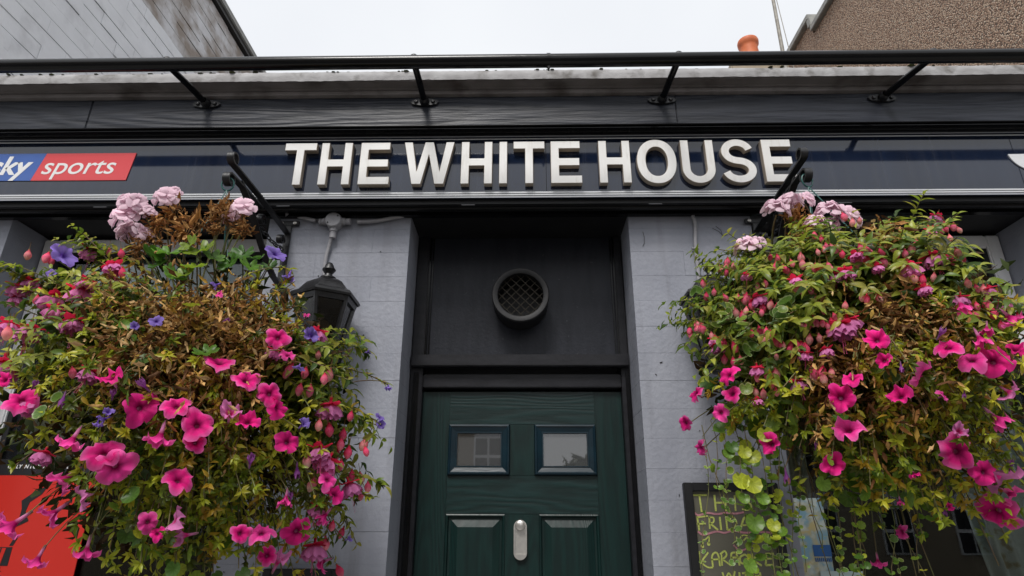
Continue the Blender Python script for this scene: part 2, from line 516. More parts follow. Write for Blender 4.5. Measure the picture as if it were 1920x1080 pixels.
def pebble_mat():
    m = bpy.data.materials.new('brown_pebbledash')
    m.use_nodes = True
    t = m.node_tree
    b = t.nodes['Principled BSDF']
    b.inputs['Roughness'].default_value = 0.75
    geo = t.nodes.new('ShaderNodeNewGeometry')
    v = t.nodes.new('ShaderNodeTexVoronoi')
    v.inputs['Scale'].default_value = 105.0
    t.links.new(geo.outputs['Position'], v.inputs['Vector'])
    sp = t.nodes.new('ShaderNodeSeparateColor')
    t.links.new(v.outputs['Color'], sp.inputs[0])
    r = t.nodes.new('ShaderNodeValToRGB')
    e = r.color_ramp.elements
    e[0].position, e[0].color = 0.0, (0.18, 0.10, 0.065, 1)
    e[1].position, e[1].color = 1.0, (0.80, 0.68, 0.54, 1)
    for p, c in ((0.35, (0.38, 0.23, 0.15, 1)), (0.65, (0.52, 0.36, 0.25, 1)), (0.85, (0.64, 0.47, 0.34, 1))):
        x = e.new(p)
        x.color = c
    t.links.new(sp.outputs[0], r.inputs[0])
    mr = t.nodes.new('ShaderNodeMapRange')
    mr.inputs[1].default_value, mr.inputs[2].default_value = 0.45, 0.75
    t.links.new(v.outputs['Distance'], mr.inputs[0])
    mm = t.nodes.new('ShaderNodeMix')
    mm.data_type = 'RGBA'
    mm.inputs[7].default_value = (0.10, 0.07, 0.05, 1)
    t.links.new(mr.outputs[0], mm.inputs[0])
    t.links.new(r.outputs[0], mm.inputs[6])
    t.links.new(mm.outputs[2], b.inputs['Base Color'])
    bp = t.nodes.new('ShaderNodeBump')
    bp.invert = True
    bp.inputs['Strength'].default_value = 1.0
    bp.inputs['Distance'].default_value = 0.012
    t.links.new(v.outputs['Distance'], bp.inputs['Height'])
    t.links.new(bp.outputs[0], b.inputs['Normal'])
    return m
m_pebble = pebble_mat()

def tree_leaf_mat():
    return M('tree_foliage', (0.03, 0.055, 0.015), 0.6, (0.06, 0.09, 0.025), ns=2)
m_treeleaf = tree_leaf_mat()

def text_obj(name, s, size, mat, parent, x, y, z, shear=0.0, bold=0.0, sx=1.0, depth=0.001, align='LEFT', space=1.0):
    cu = bpy.data.curves.new(name, 'FONT')
    cu.body = s
    cu.size = size
    cu.shear = shear
    cu.offset = bold
    cu.extrude = depth
    cu.space_character = space
    cu.align_x = align
    tmp = bpy.data.objects.new('tmp_text', cu)
    col.objects.link(tmp)
    dg = bpy.context.evaluated_depsgraph_get()
    me = bpy.data.meshes.new_from_object(tmp.evaluated_get(dg))
    bpy.data.objects.remove(tmp)
    bpy.data.curves.remove(cu)
    me.name = name
    n = len(me.vertices)
    co = np.empty(n*3)
    me.vertices.foreach_get('co', co)
    co = co.reshape(-1, 3)
    co = np.stack([co[:, 0]*sx, -co[:, 2], co[:, 1]], 1)
    me.vertices.foreach_set('co', co.ravel())
    me.materials.clear()
    me.materials.append(mat)
    return link_mesh(name, me, parent, (x, y, z))

# ================================================================== THE SETTING: ground
mb = MB(); mb.box(-60, 60, -70, 30, -0.5, -0.16)
tag(obj('ground', mb, m_asphalt), kind='structure')
mb = MB(); mb.box(-40, 40, -9.0, -3.2, -0.159, -0.12)
tag(obj('road', mb, m_asphalt), kind='structure')
pv = MB(); pv.box(-40, 40, -3.05, -0.02, -0.159, -0.006)
pav = tag(obj('pavement', pv, m_paving), kind='structure')
k = MB(); k.box(-40, 40, -3.198, -3.052, -0.159, -0.002)
obj('kerb', k, m_slatecap, pav, bevel=0.01)
far = MB(); far.box(-40, 40, -13, -9.002, -0.159, -0.006)
tag(obj('far_pavement', far, m_paving), kind='structure')

# ================================================================== THE PUB
pub = empty('pub_building', (0, 0, 0), 'grey painted single storey pub front with dark fascia and recessed doorway', 'building')
PILLARS = [(-2.69, -2.235), (-1.10, -0.487), (0.447, 0.966), (2.15, 2.69)]
WT = 2.803
# core behind the painted courses
mb = MB()
for a, b in PILLARS:
    mb.box(a+0.0025, b-0.0025, 0.004, 0.26, 0.0, WT-0.001)
obj('wall', mb, m_joint, pub)
# painted courses, laid in bond
CH = 0.1095
mb = MB()
for pi, (a, b) in enumerate(PILLARS):
    zc, row = 0.0, 0
    while zc < WT-0.02:
        z1 = min(zc+CH, WT)
        L = 0.46 if b-a < 0.8 else 0.58
        xs = [a]
        x = a+(L*0.5 if row % 2 else L)
        while x < b-0.10:
            xs.append(x+random.uniform(-.015, .015)); x += L
        xs.append(b)
        for i in range(len(xs)-1):
            pr = random.uniform(-0.0009, 0.0006)
            q = MB()
            g = 0.0001
            q.box(xs[i]+(g if i else 0), xs[i+1]-(g if i < len(xs)-2 else 0), pr, 0.205+random.uniform(-.001, .001), zc+g, z1-g)
            obj('brick', q, m_grey, pub, bevel=0.0007, seg=1)
        zc, row = z1, row+1
# window sill walls under both windows
for a, b in ((-2.232, -1.103), (0.969, 2.147)):
    mb = MB(); mb.box(a, b, 0.01, 0.24, 0.0, 0.86)
    obj('window_apron', mb, m_grey, pub)
    mb = MB(); mb.box(a, b, -0.05, 0.24, 0.862, 0.93)
    obj('window_sill', mb, m_black, pub, bevel=0.006)

# soffit over the recesses and upper structure behind fascia
mb = MB(); mb.box(-2.69, 2.69, -0.095, 0.30, 2.806, 2.835)
obj('soffit', mb, m_blackmatt, pub)
mb = MB()
mb.tube([(-2.69, -0.062, 2.803), (2.69, -0.062, 2.803)], 0.010, 8)
mb.box(-2.69, 2.69, -0.03, -0.004, 2.79, 2.806)
obj('soffit_moulding', mb, m_black, pub, smooth=True)
for i in range(6):
    x = -1.9+i*0.78+0.08
    mb = MB(); mb.box(x, x+0.055, -0.0925, -0.090, 2.8035, 2.8062)
    obj('soffit_clip', mb, m_silver, pub)
mb = MB(); mb.box(-2.69, 2.69, -0.10, 0.30, 2.836, 3.29)
obj('fascia_backing', mb, m_blackmatt, pub)
# timber fascia boards above the sign (three lengths)
for a, b in ((-2.69, -1.893), (-1.8905, 0.6515), (0.654, 2.69)):
    mb = MB(); mb.box(a, b, -0.17, -0.1005, 3.1415, 3.293)
    obj('fascia_board', mb, m_fascia, pub, bevel=0.003)
mb = MB(); mb.box(-2.69, 2.69, -0.166, -0.101, 3.131, 3.1410)
mb.tube([(-2.69, -0.1715, 3.1415), (2.69, -0.1715, 3.1415)], 0.0035, 6)
obj('fascia_bead', mb, m_black, pub)

# cornice and coping: swept profile with ragged edges
def sweep(prof, mat, name, jit, n=340, x0=-2.69, x1=2.69, jidx=()):
    xs = np.linspace(x0, x1, n)
    mbx = MB()
    vs_, fs_ = [], []
    kk = len(prof)
    ph = rng.uniform(0, 6, 8)
    for i, x in enumerate(xs):
        for j, (y, z) in enumerate(prof):
            s = jit*(0.6*math.sin(x*7+ph[j % 8])*math.sin(x*2.3+ph[(j+3) % 8])+rng.normal()*0.35) if j in jidx else 0
            vs_.append((x, y+s*0.5, z+s))
    for i in range(n-1):
        for j in range(kk):
            a, b = i*kk+j, i*kk+(j+1) % kk
            fs_.append((a, b, b+kk, a+kk))
    mbx.add(vs_, fs_)
    return obj(name, mbx, mat, pub, smooth=45)
sweep([(-0.174, 3.2942), (-0.186, 3.297), (-0.190, 3.312), (-0.184, 3.321), (-0.190, 3.328), (-0.210, 3.3275), (-0.238, 3.3240), (-0.238, 3.331), (0.10, 3.331), (0.10, 3.2942)],
      m_cornice, 'cornice', 0.0018, jidx=(0, 1, 2))
sweep([(-0.244, 3.325), (-0.246, 3.345), (-0.245, 3.368), (-0.238, 3.376), (0.12, 3.392), (0.12, 3.3315), (-0.235, 3.3315)], m_coping, 'coping', 0.0035, jidx=(0, 2, 3))
mb = MB()
for i in range(130):
    x = rng.uniform(-3.3, 3.3)
    s = rng.uniform(0.003, 0.007)*(1.6 if rng.random() < .12 else 1)
    c = np.array([x, rng.uniform(-.245, -.225), 3.3745+rng.uniform(-.003, .001)])
    mb.lathe([(s*.3, -s*.3), (s*1.6, 0), (s*1.1, s*.35), (s*.2, s*.55)], c, 'Z', 6)
tag(obj('moss', mb, m_moss, pub), kind='stuff')
mb = MB()
for (x0_, x1_, n_) in ((-1.09, -0.50, 12), (0.46, 0.955, 16)):
    for i in range(n_):
        cx_, cz_ = rng.uniform(x0_, x1_), rng.uniform(1.3, 2.75)
        s_ = rng.uniform(.0012, .0034)
        a_ = rng.uniform(0, PI)
        mb.obox((cx_, -0.0015, cz_), np.array((math.cos(a_), 0, math.sin(a_)))*s_*rng.uniform(.8, 2.2), (0, .0012, 0), np.array((-math.sin(a_), 0, math.cos(a_)))*s_*.6)
for pts_ in (((0.505, 2.72), (0.509, 2.695), (0.507, 2.665), (0.500, 2.652)), ((0.80, 2.735), (0.825, 2.72), (0.84, 2.70), (0.86, 2.705)), ((0.815, 2.745), (0.835, 2.725), (0.838, 2.70))):
    mb.tube([(x_, -0.002, z_) for x_, z_ in pts_], .0011, 4)
tag(obj('dirt_specks', mb, m_ink, pub), kind='stuff')
# flat roof behind
mb = MB(); mb.box(-2.69, 2.69, 0.122, 6.0, 3.0, 3.3)
obj('roof', mb, m_lead, pub)

# ---- doorway
mb = MB()
mb.box(-0.4845, -0.432, 0.207, 0.30, 0.0, 2.803)
mb.box(0.411, 0.4445, 0.207, 0.30, 0.0, 2.803)
mb.box(-0.4318, 0.4108, 0.221, 0.30, 2.100, 2.158)           # frame head
obj('door_frame', mb, m_frameblack, pub, bevel=0.004)
mb = MB()
mb.box(-0.470, -0.447, 0.196, 0.2065, 0.0, 2.16)
mb.box(0.426, 0.443, 0.196, 0.2065, 0.0, 2.16)
mb.box(-0.4315, -0.424, 0.212, 0.226, 2.24, 2.80)
mb.box(0.4035, 0.4105, 0.212, 0.226, 2.24, 2.80)
mb.box(-0.418, -0.413, 0.216, 0.226, 2.24, 2.80)
mb.box(0.393, 0.3975, 0.216, 0.226, 2.24, 2.80)
obj('frame_moulding', mb, m_black, pub, bevel=0.0025)
mb = MB()
mb.box(-0.480, 0.441, 0.176, 0.2208, 2.183, 2.234)
obj('transom_rail', mb, m_frameblack, pub, bevel=0.004)
mb = MB()
mb.box(-0.432, 0.411, 0.2265, 0.26, 2.2345, 2.803)
obj('transom_panel', mb, m_panel, pub)
mb = MB(); mb.box(-0.60, 0.56, -0.25, 0.30, -0.005, 0.09)
obj('door_step', mb, m_paving, pub, bevel=0.01)

obj('light_stop_backing', MB().box(-0.486, 0.446, 0.303, 0.32, 0.0, 2.803), m_blackmatt, pub)  # black panel added behind the door to stop sky light leaking through the gap
# ---- door
DX0, DX1 = -0.431, 0.410
door = obj('door', MB().box(DX0, DX1, 0.2605, 0.30, 0.10, 2.088), m_doorZ, pub)
tag(door, 'dark green panelled door with two small glazed squares')
def dpart(name, boxes, mat, bevel=0.0008):
    b_ = MB()
    for x0, x1, z0, z1, y in boxes:
        b_.box(x0, x1, y, 0.2603, z0, z1)
    return obj(name, b_, mat, door, bevel=bevel)
dpart('door_stile', [(DX0, -0.3155, 0.10, 2.088, 0.2510)], m_doorZ)
dpart('door_stile', [(0.2955, DX1, 0.10, 2.088, 0.2510)], m_doorZ)
for z0, z1 in ((1.951, 2.088), (1.599, 1.745), (0.86, 0.98), (0.10, 0.26)):
    dpart('door_rail', [(-0.315, 0.295, z0, z1, 0.2503)], m_doorX)
dpart('door_muntin', [(-0.0605, 0.0405, 1.7455, 1.9505, 0.2507)], m_doorZ)
dpart('door_muntin', [(-0.078, 0.056, 0.9805, 1.5985, 0.2507)], m_doorZ)
dpart('door_muntin', [(-0.078, 0.056, 0.2605, 0.8595, 0.2507)], m_doorZ)

def picture_frame(x0, x1, z0, z1, prof, mat, name, parent):
    """mitred moulding; prof = [(inset, y)]"""
    vs_, fs_ = [], []
    n = len(prof)
    for ins, y in prof:
        vs_ += [(x0+ins, y, z0+ins), (x1-ins, y, z0+ins), (x1-ins, y, z1-ins), (x0+ins, y, z1-ins)]
    for i in range(n-1):
        for k_ in range(4):
            a, b = i*4+k_, i*4+(k_+1) % 4
            fs_.append((a, b, b+4, a+4))
    b_ = MB(); b_.add(vs_, fs_)
    return obj(name, b_, mat, parent)
for x0, x1 in ((-0.3145, -0.0615), (0.0415, 0.2945)):
    z0, z1 = 1.7465, 1.9495
    picture_frame(x0, x1, z0, z1, [(0, 0.2535), (0, 0.240), (0.003, 0.235), (0.008, 0.234), (0.012, 0.238), (0.030, 0.2435), (0.0315, 0.241), (0.036, 0.241), (0.037, 0.256)],
                  m_doorframe, 'glazing_frame', door)
    obj('glass_pane', MB().box(x0+0.033, x1-0.033, 0.2525, 0.2595, z0+0.033, z1-0.033), m_doorglass, door)
for zz0, zz1 in ((0.9815, 1.5975), (0.2615, 0.8585)):
    for x0, x1 in ((-0.314, -0.079), (0.057, 0.294)):
        fr_ = picture_frame(x0, x1, zz0, zz1, [(0, 0.2525), (0, 0.2475), (0.004, 0.2455), (0.008, 0.2475), (0.012, 0.2585), (0.020, 0.2590), (0.048, 0.2495), (0.0485, 0.2495)],
                      m_doorZ, 'door_panel', door)
        b_ = MB(); b_.box(x0+0.0482, x1-0.0482, 0.2492, 0.2602, zz0+0.0482, zz1-0.0482)
        obj('door_panel_field', b_, m_doorZ, door)
# knocker
kb = MB()
kx, kz0, kz1, kr = -0.0175, 1.431, 1.577, 0.0258
def stadium(r, z0, z1, n=14):
    pts = []
    for i in range(n+1):
        a = PI*i/n
        pts.append((kx+r*math.cos(a), z1-kr+r*math.sin(a)))
    for i in range(n+1):
        a = PI+PI*i/n
        pts.append((kx+r*math.cos(a), z0+kr+r*math.sin(a)))
    return pts
kb.prism(stadium(kr-.0005, kz0, kz1), 0.243, 0.2506)
ring = stadium(kr, kz0, kz1)
inner = stadium(kr-0.0052, kz0+0.0, kz1)
inner = [(x, max(z, kz0+0.0215)) for x, z in inner]
kb2 = MB(); kb2.strip(ring, inner, 0.234, 0.2428)
kb3 = MB(); kb3.lathe([(0.0, -0.022), (0.012, -0.022), (0.0172, -0.019), (0.0185, -0.012), (0.0175, 0.0), (0.0175, 0.010)], (kx, 0.243, 1.556), 'Y', 24)
knock = obj('knocker', kb, m_nickel, door, bevel=0.0012)
for nm, q, bv in (('knocker_ring', kb2, 0.001), ('knocker_knob', kb3, 0)):
    o_ = obj(nm, q, m_nickel, door, smooth=40, bevel=bv)

# ---- extractor vent in the transom panel
vent = empty('wall_vent', (-0.015, 0.226, 2.476), 'round black extractor vent with diagonal grille in panel above the door', 'vent')
vb = MB()
vb.lathe([(0.098, 0.0), (0.098, -0.126), (0.104, -0.130), (0.119, -0.130), (0.1235, -0.124), (0.1235, -0.10), (0.120, -0.095), (0.120, 0.0)], (-0.015, 0.2262, 2.476), 'Y', 48)
obj('vent_ring', vb, m_blackmatt, vent, smooth=35)
vb = MB()
for s in (-1, 1):
    for i in range(-5, 6):
        d = i*0.0285
        h = math.sqrt(max(0.0978**2-d*d, 0))
        if h < 0.02: continue
        e1 = np.array([math.cos(s*PI/4), 0, math.sin(s*PI/4)])
        e2 = np.array([-math.sin(s*PI/4), 0, math.cos(s*PI/4)])
        c = np.array([-0.015, 0.124+0.002*s, 2.476])+e2*d
        vb.obox(c, e1*h, (0, 0.001, 0), e2*0.0014)
obj('vent_grille', vb, M('brass_brown_grille', (0.028, 0.023, 0.016), 0.6, spec=0.2), vent)
vb = MB(); vb.lathe([(0.0, 0), (0.097, 0)], (-0.015, 0.2235, 2.476), 'Y', 32)
obj('vent_duct_back', vb, m_gasket, vent)

# ---- windows
def window(x0, x1, z0, z1, label):
    wd = obj('window', MB().box(x0, x1, 0.236, 0.25, z0, z0+0.02), m_upvc, pub)
    tag(wd, label)
    fw = 0.062
    f = MB()
    f.box(x0, x0+fw, 0.19, 0.235, z0, z1); f.box(x1-fw, x1, 0.19, 0.235, z0, z1)
    f.box(x0+fw, x1-fw, 0.19, 0.235, z1-fw, z1); f.box(x0+fw, x1-fw, 0.19, 0.235, z0, z0+fw)
    ztr = z1-0.30
    obj('window_frame', f, m_upvc, wd, bevel=0.006)
    for (a, b) in ((z0+fw, z1-fw),):
        g = MB()
        x_0, x_1 = x0+fw+.001, x1-fw-.001
        g.box(x_0, x_0+.022, 0.203, 0.222, a, b); g.box(x_1-.022, x_1, 0.203, 0.222, a, b)
        g.box(x_0+.022, x_1-.022, 0.203, 0.222, a, a+.02); g.box(x_0+.022, x_1-.022, 0.203, 0.222, b-.02, b)
        obj('window_gasket', g, m_gasket, wd)
        p = MB(); p.box(x_0+.021, x_1-.021, 0.210, 0.216, a+.019, b-.019)
        obj('pane', p, m_glass, wd)
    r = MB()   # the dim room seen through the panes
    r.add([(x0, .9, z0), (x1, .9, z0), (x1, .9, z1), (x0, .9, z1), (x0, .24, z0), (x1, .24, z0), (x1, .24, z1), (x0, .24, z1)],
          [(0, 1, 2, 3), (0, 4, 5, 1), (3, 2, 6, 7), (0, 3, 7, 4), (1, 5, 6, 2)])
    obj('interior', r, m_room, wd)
    return wd
window(-2.232, -1.103, 0.932, 2.790, 'white framed pub window behind the left hanging basket')
window(0.969, 2.147, 0.932, 2.790, 'white framed pub window behind the right hanging basket')

def curtain(name, x0, x1, z0, z1, y, mat, label, tie=0.0, folds=9):
    n, mrow = 60, 16
    vs_, fs_ = [], []
    for j in range(mrow+1):
        v = j/mrow
        z = z1+(z0-z1)*v
        for i in range(n+1):
            u = i/n
            x = x0+(x1-x0)*u+tie*(v**1.5)*(1-u if tie > 0 else u)
            vs_.append((x, y+0.018*math.sin(u*folds*2*PI+v)+0.006*math.sin(u*31), z))
    for j in range(mrow):
        for i in range(n):
            a = j*(n+1)+i
            fs_.append((a, a+1, a+n+2, a+n+1))
    b_ = MB(); b_.add(vs_, fs_)
    o_ = obj(name, b_, mat, None, smooth=180)
    so = o_.modifiers.new('thickness', 'SOLIDIFY')
    so.thickness = 0.002
    return tag(o_, label, 'curtain')
curtain('curtain', -2.165, -1.86, 1.0, 2.20, 0.30, m_curtain, 'gold curtain at the left side of the left window behind theatre poster', folds=4)
curtain('curtain', -2.16, -1.18, 2.15, 2.72, 0.275, m_blind, 'short white net valance across the top of the left window', folds=11)
curtain('curtain', 1.04, 2.08, 2.15, 2.72, 0.275, m_blind, 'short white net valance across the top of the right window', folds=11)
curtain('curtain', 1.72, 2.08, 1.0, 2.20, 0.30, m_net, 'pale net curtain with small brown flower motifs at right window edge', tie=0.16, folds=4)
curtain('curtain', 1.04, 1.17, 1.0, 2.20, 0.31, m_curtain, 'narrow gold curtain beside blue window picture behind right basket', folds=2)

# ================================================================== THE SIGN
sign = empty('pub_sign', (0, -0.11, 2.98), 'long glossy navy fascia sign reading THE WHITE HOUSE in raised white letters', 'sign')
for a, b in ((-2.69, -0.7015), (-0.7, 0.0945), (0.0965, 2.0615), (2.0635, 2.69)):
    mb = MB(); mb.box(a, b, -0.1115, -0.1005, 2.8255, 3.1305)
    obj('sign_panel', mb, m_sign, sign, bevel=0.0006)
for nm, z0, z1, m_ in (('pinstripe', 3.112, 3.1165, m_pin), ('edge_trim', 3.1255, 3.1300, m_silver), ('pinstripe', 2.8465, 2.8535, m_pin), ('pinstripe', 2.8365, 2.8425, m_pin), ('edge_trim', 2.8258, 2.8325, m_silver)):
    mb = MB(); mb.box(-2.69, 2.69, -0.1135, -0.1118, z0, z1)
    obj(nm, mb, m_, sign)
LY0, LY1 = -0.139, -0.1118
ZB, ZT_ = 2.878, 3.083
HH = ZT_-ZB
SW = 0.0335
BT = 0.036
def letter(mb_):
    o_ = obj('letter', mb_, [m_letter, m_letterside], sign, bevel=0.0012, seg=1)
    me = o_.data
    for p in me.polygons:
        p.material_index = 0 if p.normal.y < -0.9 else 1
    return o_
def bars(rects):
    b_ = MB()
    return b_, rects
def L_T(x0, x1):
    c = (x0+x1)/2
    h = SW/2
    return MB().prism([(x0, ZT_), (x0, ZT_-BT), (c-h, ZT_-BT), (c-h, ZB), (c+h, ZB), (c+h, ZT_-BT), (x1, ZT_-BT), (x1, ZT_)], LY0, LY1)
def L_H(x0, x1):
    m0, m1 = ZB+HH*0.425, ZB+HH*0.425+BT
    return MB().prism([(x0, ZB), (x0+SW, ZB), (x0+SW, m0), (x1-SW, m0), (x1-SW, ZB), (x1, ZB), (x1, ZT_), (x1-SW, ZT_), (x1-SW, m1), (x0+SW, m1), (x0+SW, ZT_), (x0, ZT_)], LY0, LY1)
def L_E(x0, x1):
    s = x0+SW+0.001
    m0, m1 = ZB+HH*0.415, ZB+HH*0.415+BT
    return MB().prism([(x0, ZB), (x1, ZB), (x1, ZB+BT), (s, ZB+BT), (s, m0), (x1-.009, m0), (x1-.009, m1), (s, m1), (s, ZT_-BT), (x1-.005, ZT_-BT), (x1-.005, ZT_), (x0, ZT_)], LY0, LY1)
def L_I(x0, x1):
    return MB().box(x0, x1, LY0, LY1, ZB, ZT_)
def L_W(x0, x1):
    W_ = x1-x0
    q = lambda u: x0+u*W_
    return MB().prism([(q(0), ZT_), (q(.165), ZT_), (q(.275), ZB+HH*.30), (q(.415), ZT_), (q(.585), ZT_), (q(.725), ZB+HH*.30), (q(.835), ZT_), (q(1), ZT_),
                       (q(.812), ZB), (q(.635), ZB), (q(.5), ZT_-HH*.30), (q(.365), ZB), (q(.188), ZB)], LY0, LY1)
def L_O(x0, x1):
    c, rz = (x0+x1)/2, HH/2+0.004
    rx = (x1-x0)/2
    cz = (ZB+ZT_)/2
    se = lambda t, a, b: (c+a*math.copysign(abs(math.cos(t))**0.92, math.cos(t)), cz+b*math.copysign(abs(math.sin(t))**0.92, math.sin(t)))
    N = 56
    return MB().strip([se(2*PI*i/N, rx, rz) for i in range(N)], [se(2*PI*i/N, rx-.0365, rz-.0355) for i in range(N)], LY0, LY1)
def L_U(x0, x1):
    c = (x0+x1)/2
    r = (x1-x0)/2-SW/2
    pts = [(x0+SW/2, ZT_-i*(HH-r-.017)/8) for i in range(8)]
    cz = ZB-.004+SW/2+r*1.02
    pts += [(c-r*math.cos(PI*i/24), cz-r*1.02*math.sin(PI*i/24)) for i in range(25)]
    pts += [(x1-SW/2, cz+(i+1)*(ZT_-cz)/8) for i in range(8)]
    return MB().stroke(pts, SW/2, LY0, LY1)
def L_S(x0, x1):
    c, cz = (x0+x1)/2, (ZB+ZT_)/2
    rx = (x1-x0)/2-SW/2
    q = HH/4-SW/4+.002
    pts = []
    top = cz+q
    for i in range(27):
        a = math.radians(12+i*(258-0)/26)
        pts.append((c+rx*0.93*math.cos(a), top+q*math.sin(a)))
    bot = cz-q
    for i in range(1, 28):
        a = math.radians(90-i*(258)/27)
        pts.append((c+rx*math.cos(a), bot+q*math.sin(a)))
    P = np.array(pts)
    # smooth the S spine
    for _ in range(3):
        P[1:-1] = (P[:-2]+2*P[1:-1]+P[2:])/4
    return MB().stroke(P.tolist(), SW/2, LY0, LY1)
for fn, a, b in ((L_T, -1.020, -0.884), (L_H, -0.8625, -0.730), (L_E, -0.6935, -0.5635), (L_W, -0.508, -0.294), (L_H, -0.263, -0.132), (L_I, -0.1025, -0.0690),
                 (L_T, -0.0425, 0.0890), (L_E, 0.1145, 0.2435), (L_H, 0.3165, 0.4480), (L_O, 0.4755, 0.6400), (L_U, 0.6620, 0.7990), (L_S, 0.8250, 0.9690), (L_E, 1.0015, 1.1290)):
    letter(fn(a, b))
# the rounded white mark at the sign's right end
mb = MB()
pts = [(2.030+0.10*0, 3.018)]
arc = [(2.13+0.10*math.cos(a), 3.035+0.10*math.sin(a)) for a in np.linspace(PI*1.06, PI*1.5, 16)]
mb.prism(arc+[(2.17, 2.935), (2.17, 3.018)], -0.117, -0.1118)
obj('round_white_mark', mb, m_pin, sign)

# sports banner stuck on the sign
ban = empty('sports_banner', (-1.9, -0.113, 2.99), 'blue and red sky sports banner on the left end of the sign', 'banner')
BZ0, BZ1, BY = 2.921, 3.056, -0.1155
sh = 0.035
mb = MB(); mb.prism([(-2.62, BZ0), (-2.108, BZ0), (-2.108+sh, BZ1), (-2.62, BZ1)], BY, -0.1118)
obj('blue_panel', mb, m_banblue, ban)
mb = MB(); mb.prism([(-2.1075, BZ0), (-1.695, BZ0), (-1.695+sh*.45, BZ1), (-2.1075+sh, BZ1)], BY, -0.1118)
obj('red_panel', mb, m_banred, ban)
text_obj('lettering', 'sports', 0.118, m_white, ban, -2.077, BY-.0006, 2.953, shear=0.22, bold=0.0005, sx=1.06, depth=0.0004)
text_obj('lettering', 'sky', 0.125, m_white, ban, -2.305, BY-.0006, 2.953, shear=0.22, bold=0.0035, sx=1.02, depth=0.0004)

# ================================================================== TROUGH RAIL ABOVE THE SIGN
rail = empty('sign_rail', (0, -0.45, 3.238), 'long black tube rail held out above the sign on four arms', 'rail')
mb = MB()
mb.tube([(-2.75, -0.45, 3.2385), (0.097, -0.45, 3.2375)], 0.0262, 24)
mb.tube([(0.099, -0.45, 3.2375), (2.75, -0.45, 3.2395)], 0.0262, 24)
obj('rail_tube', mb, m_black, rail, smooth=40)
mb = MB(); mb.tube([(0.091, -0.45, 3.2375), (0.105, -0.45, 3.2375)], 0.0285, 24)
mb.box(0.094, 0.102, -0.458, -0.442, 3.195, 3.212)
obj('rail_joint', mb, m_black, rail, smooth=40)
for xb, xr in ((-1.380, -1.405), (-0.427, -0.428), (0.595, 0.603), (1.530, 1.578)):
    arm = MB()
    zb_ = 3.262
    arm.tube([(xb, -0.176, zb_), (xb+(xr-xb)*.5, -0.31, zb_-0.006), (xr, -0.452, 3.244)], 0.0135, 12)
    a_ = obj('rail_arm', arm, m_black, rail, smooth=40)
    pl = MB()
    pl.prism([(xb-.062, zb_), (xb-.052, zb_+.012), (xb-.02, zb_+.019), (xb+.02, zb_+.019), (xb+.052, zb_+.012), (xb+.062, zb_), (xb+.052, zb_-.012), (xb+.02, zb_-.019), (xb-.02, zb_-.019), (xb-.052, zb_-.012)], -0.180, -0.1703)
    pl.lathe([(0.021, 0.0), (0.019, -0.018), (0.0145, -0.03)], (xb, -0.178, zb_), 'Y', 16)
    obj('base_plate', pl, m_iron, a_, bevel=0.002)
    for s in (-1, 1):
        bl = MB(); bl.lathe([(0.009, 0), (0.009, -0.003), (0.0065, -0.007), (0, -0.008)], (xb+s*.037, -0.1802, zb_), 'Y', 10)
        obj('bolt', bl, m_iron, a_, smooth=40)
    cp = MB(); cp.lathe([(0.017, -0.004), (0.0165, 0.004), (0.010, 0.011), (0.0, 0.013)], (xr, -0.445, 3.2645), 'Z', 12)
    obj('cap_nut', cp, m_iron, a_, smooth=40)

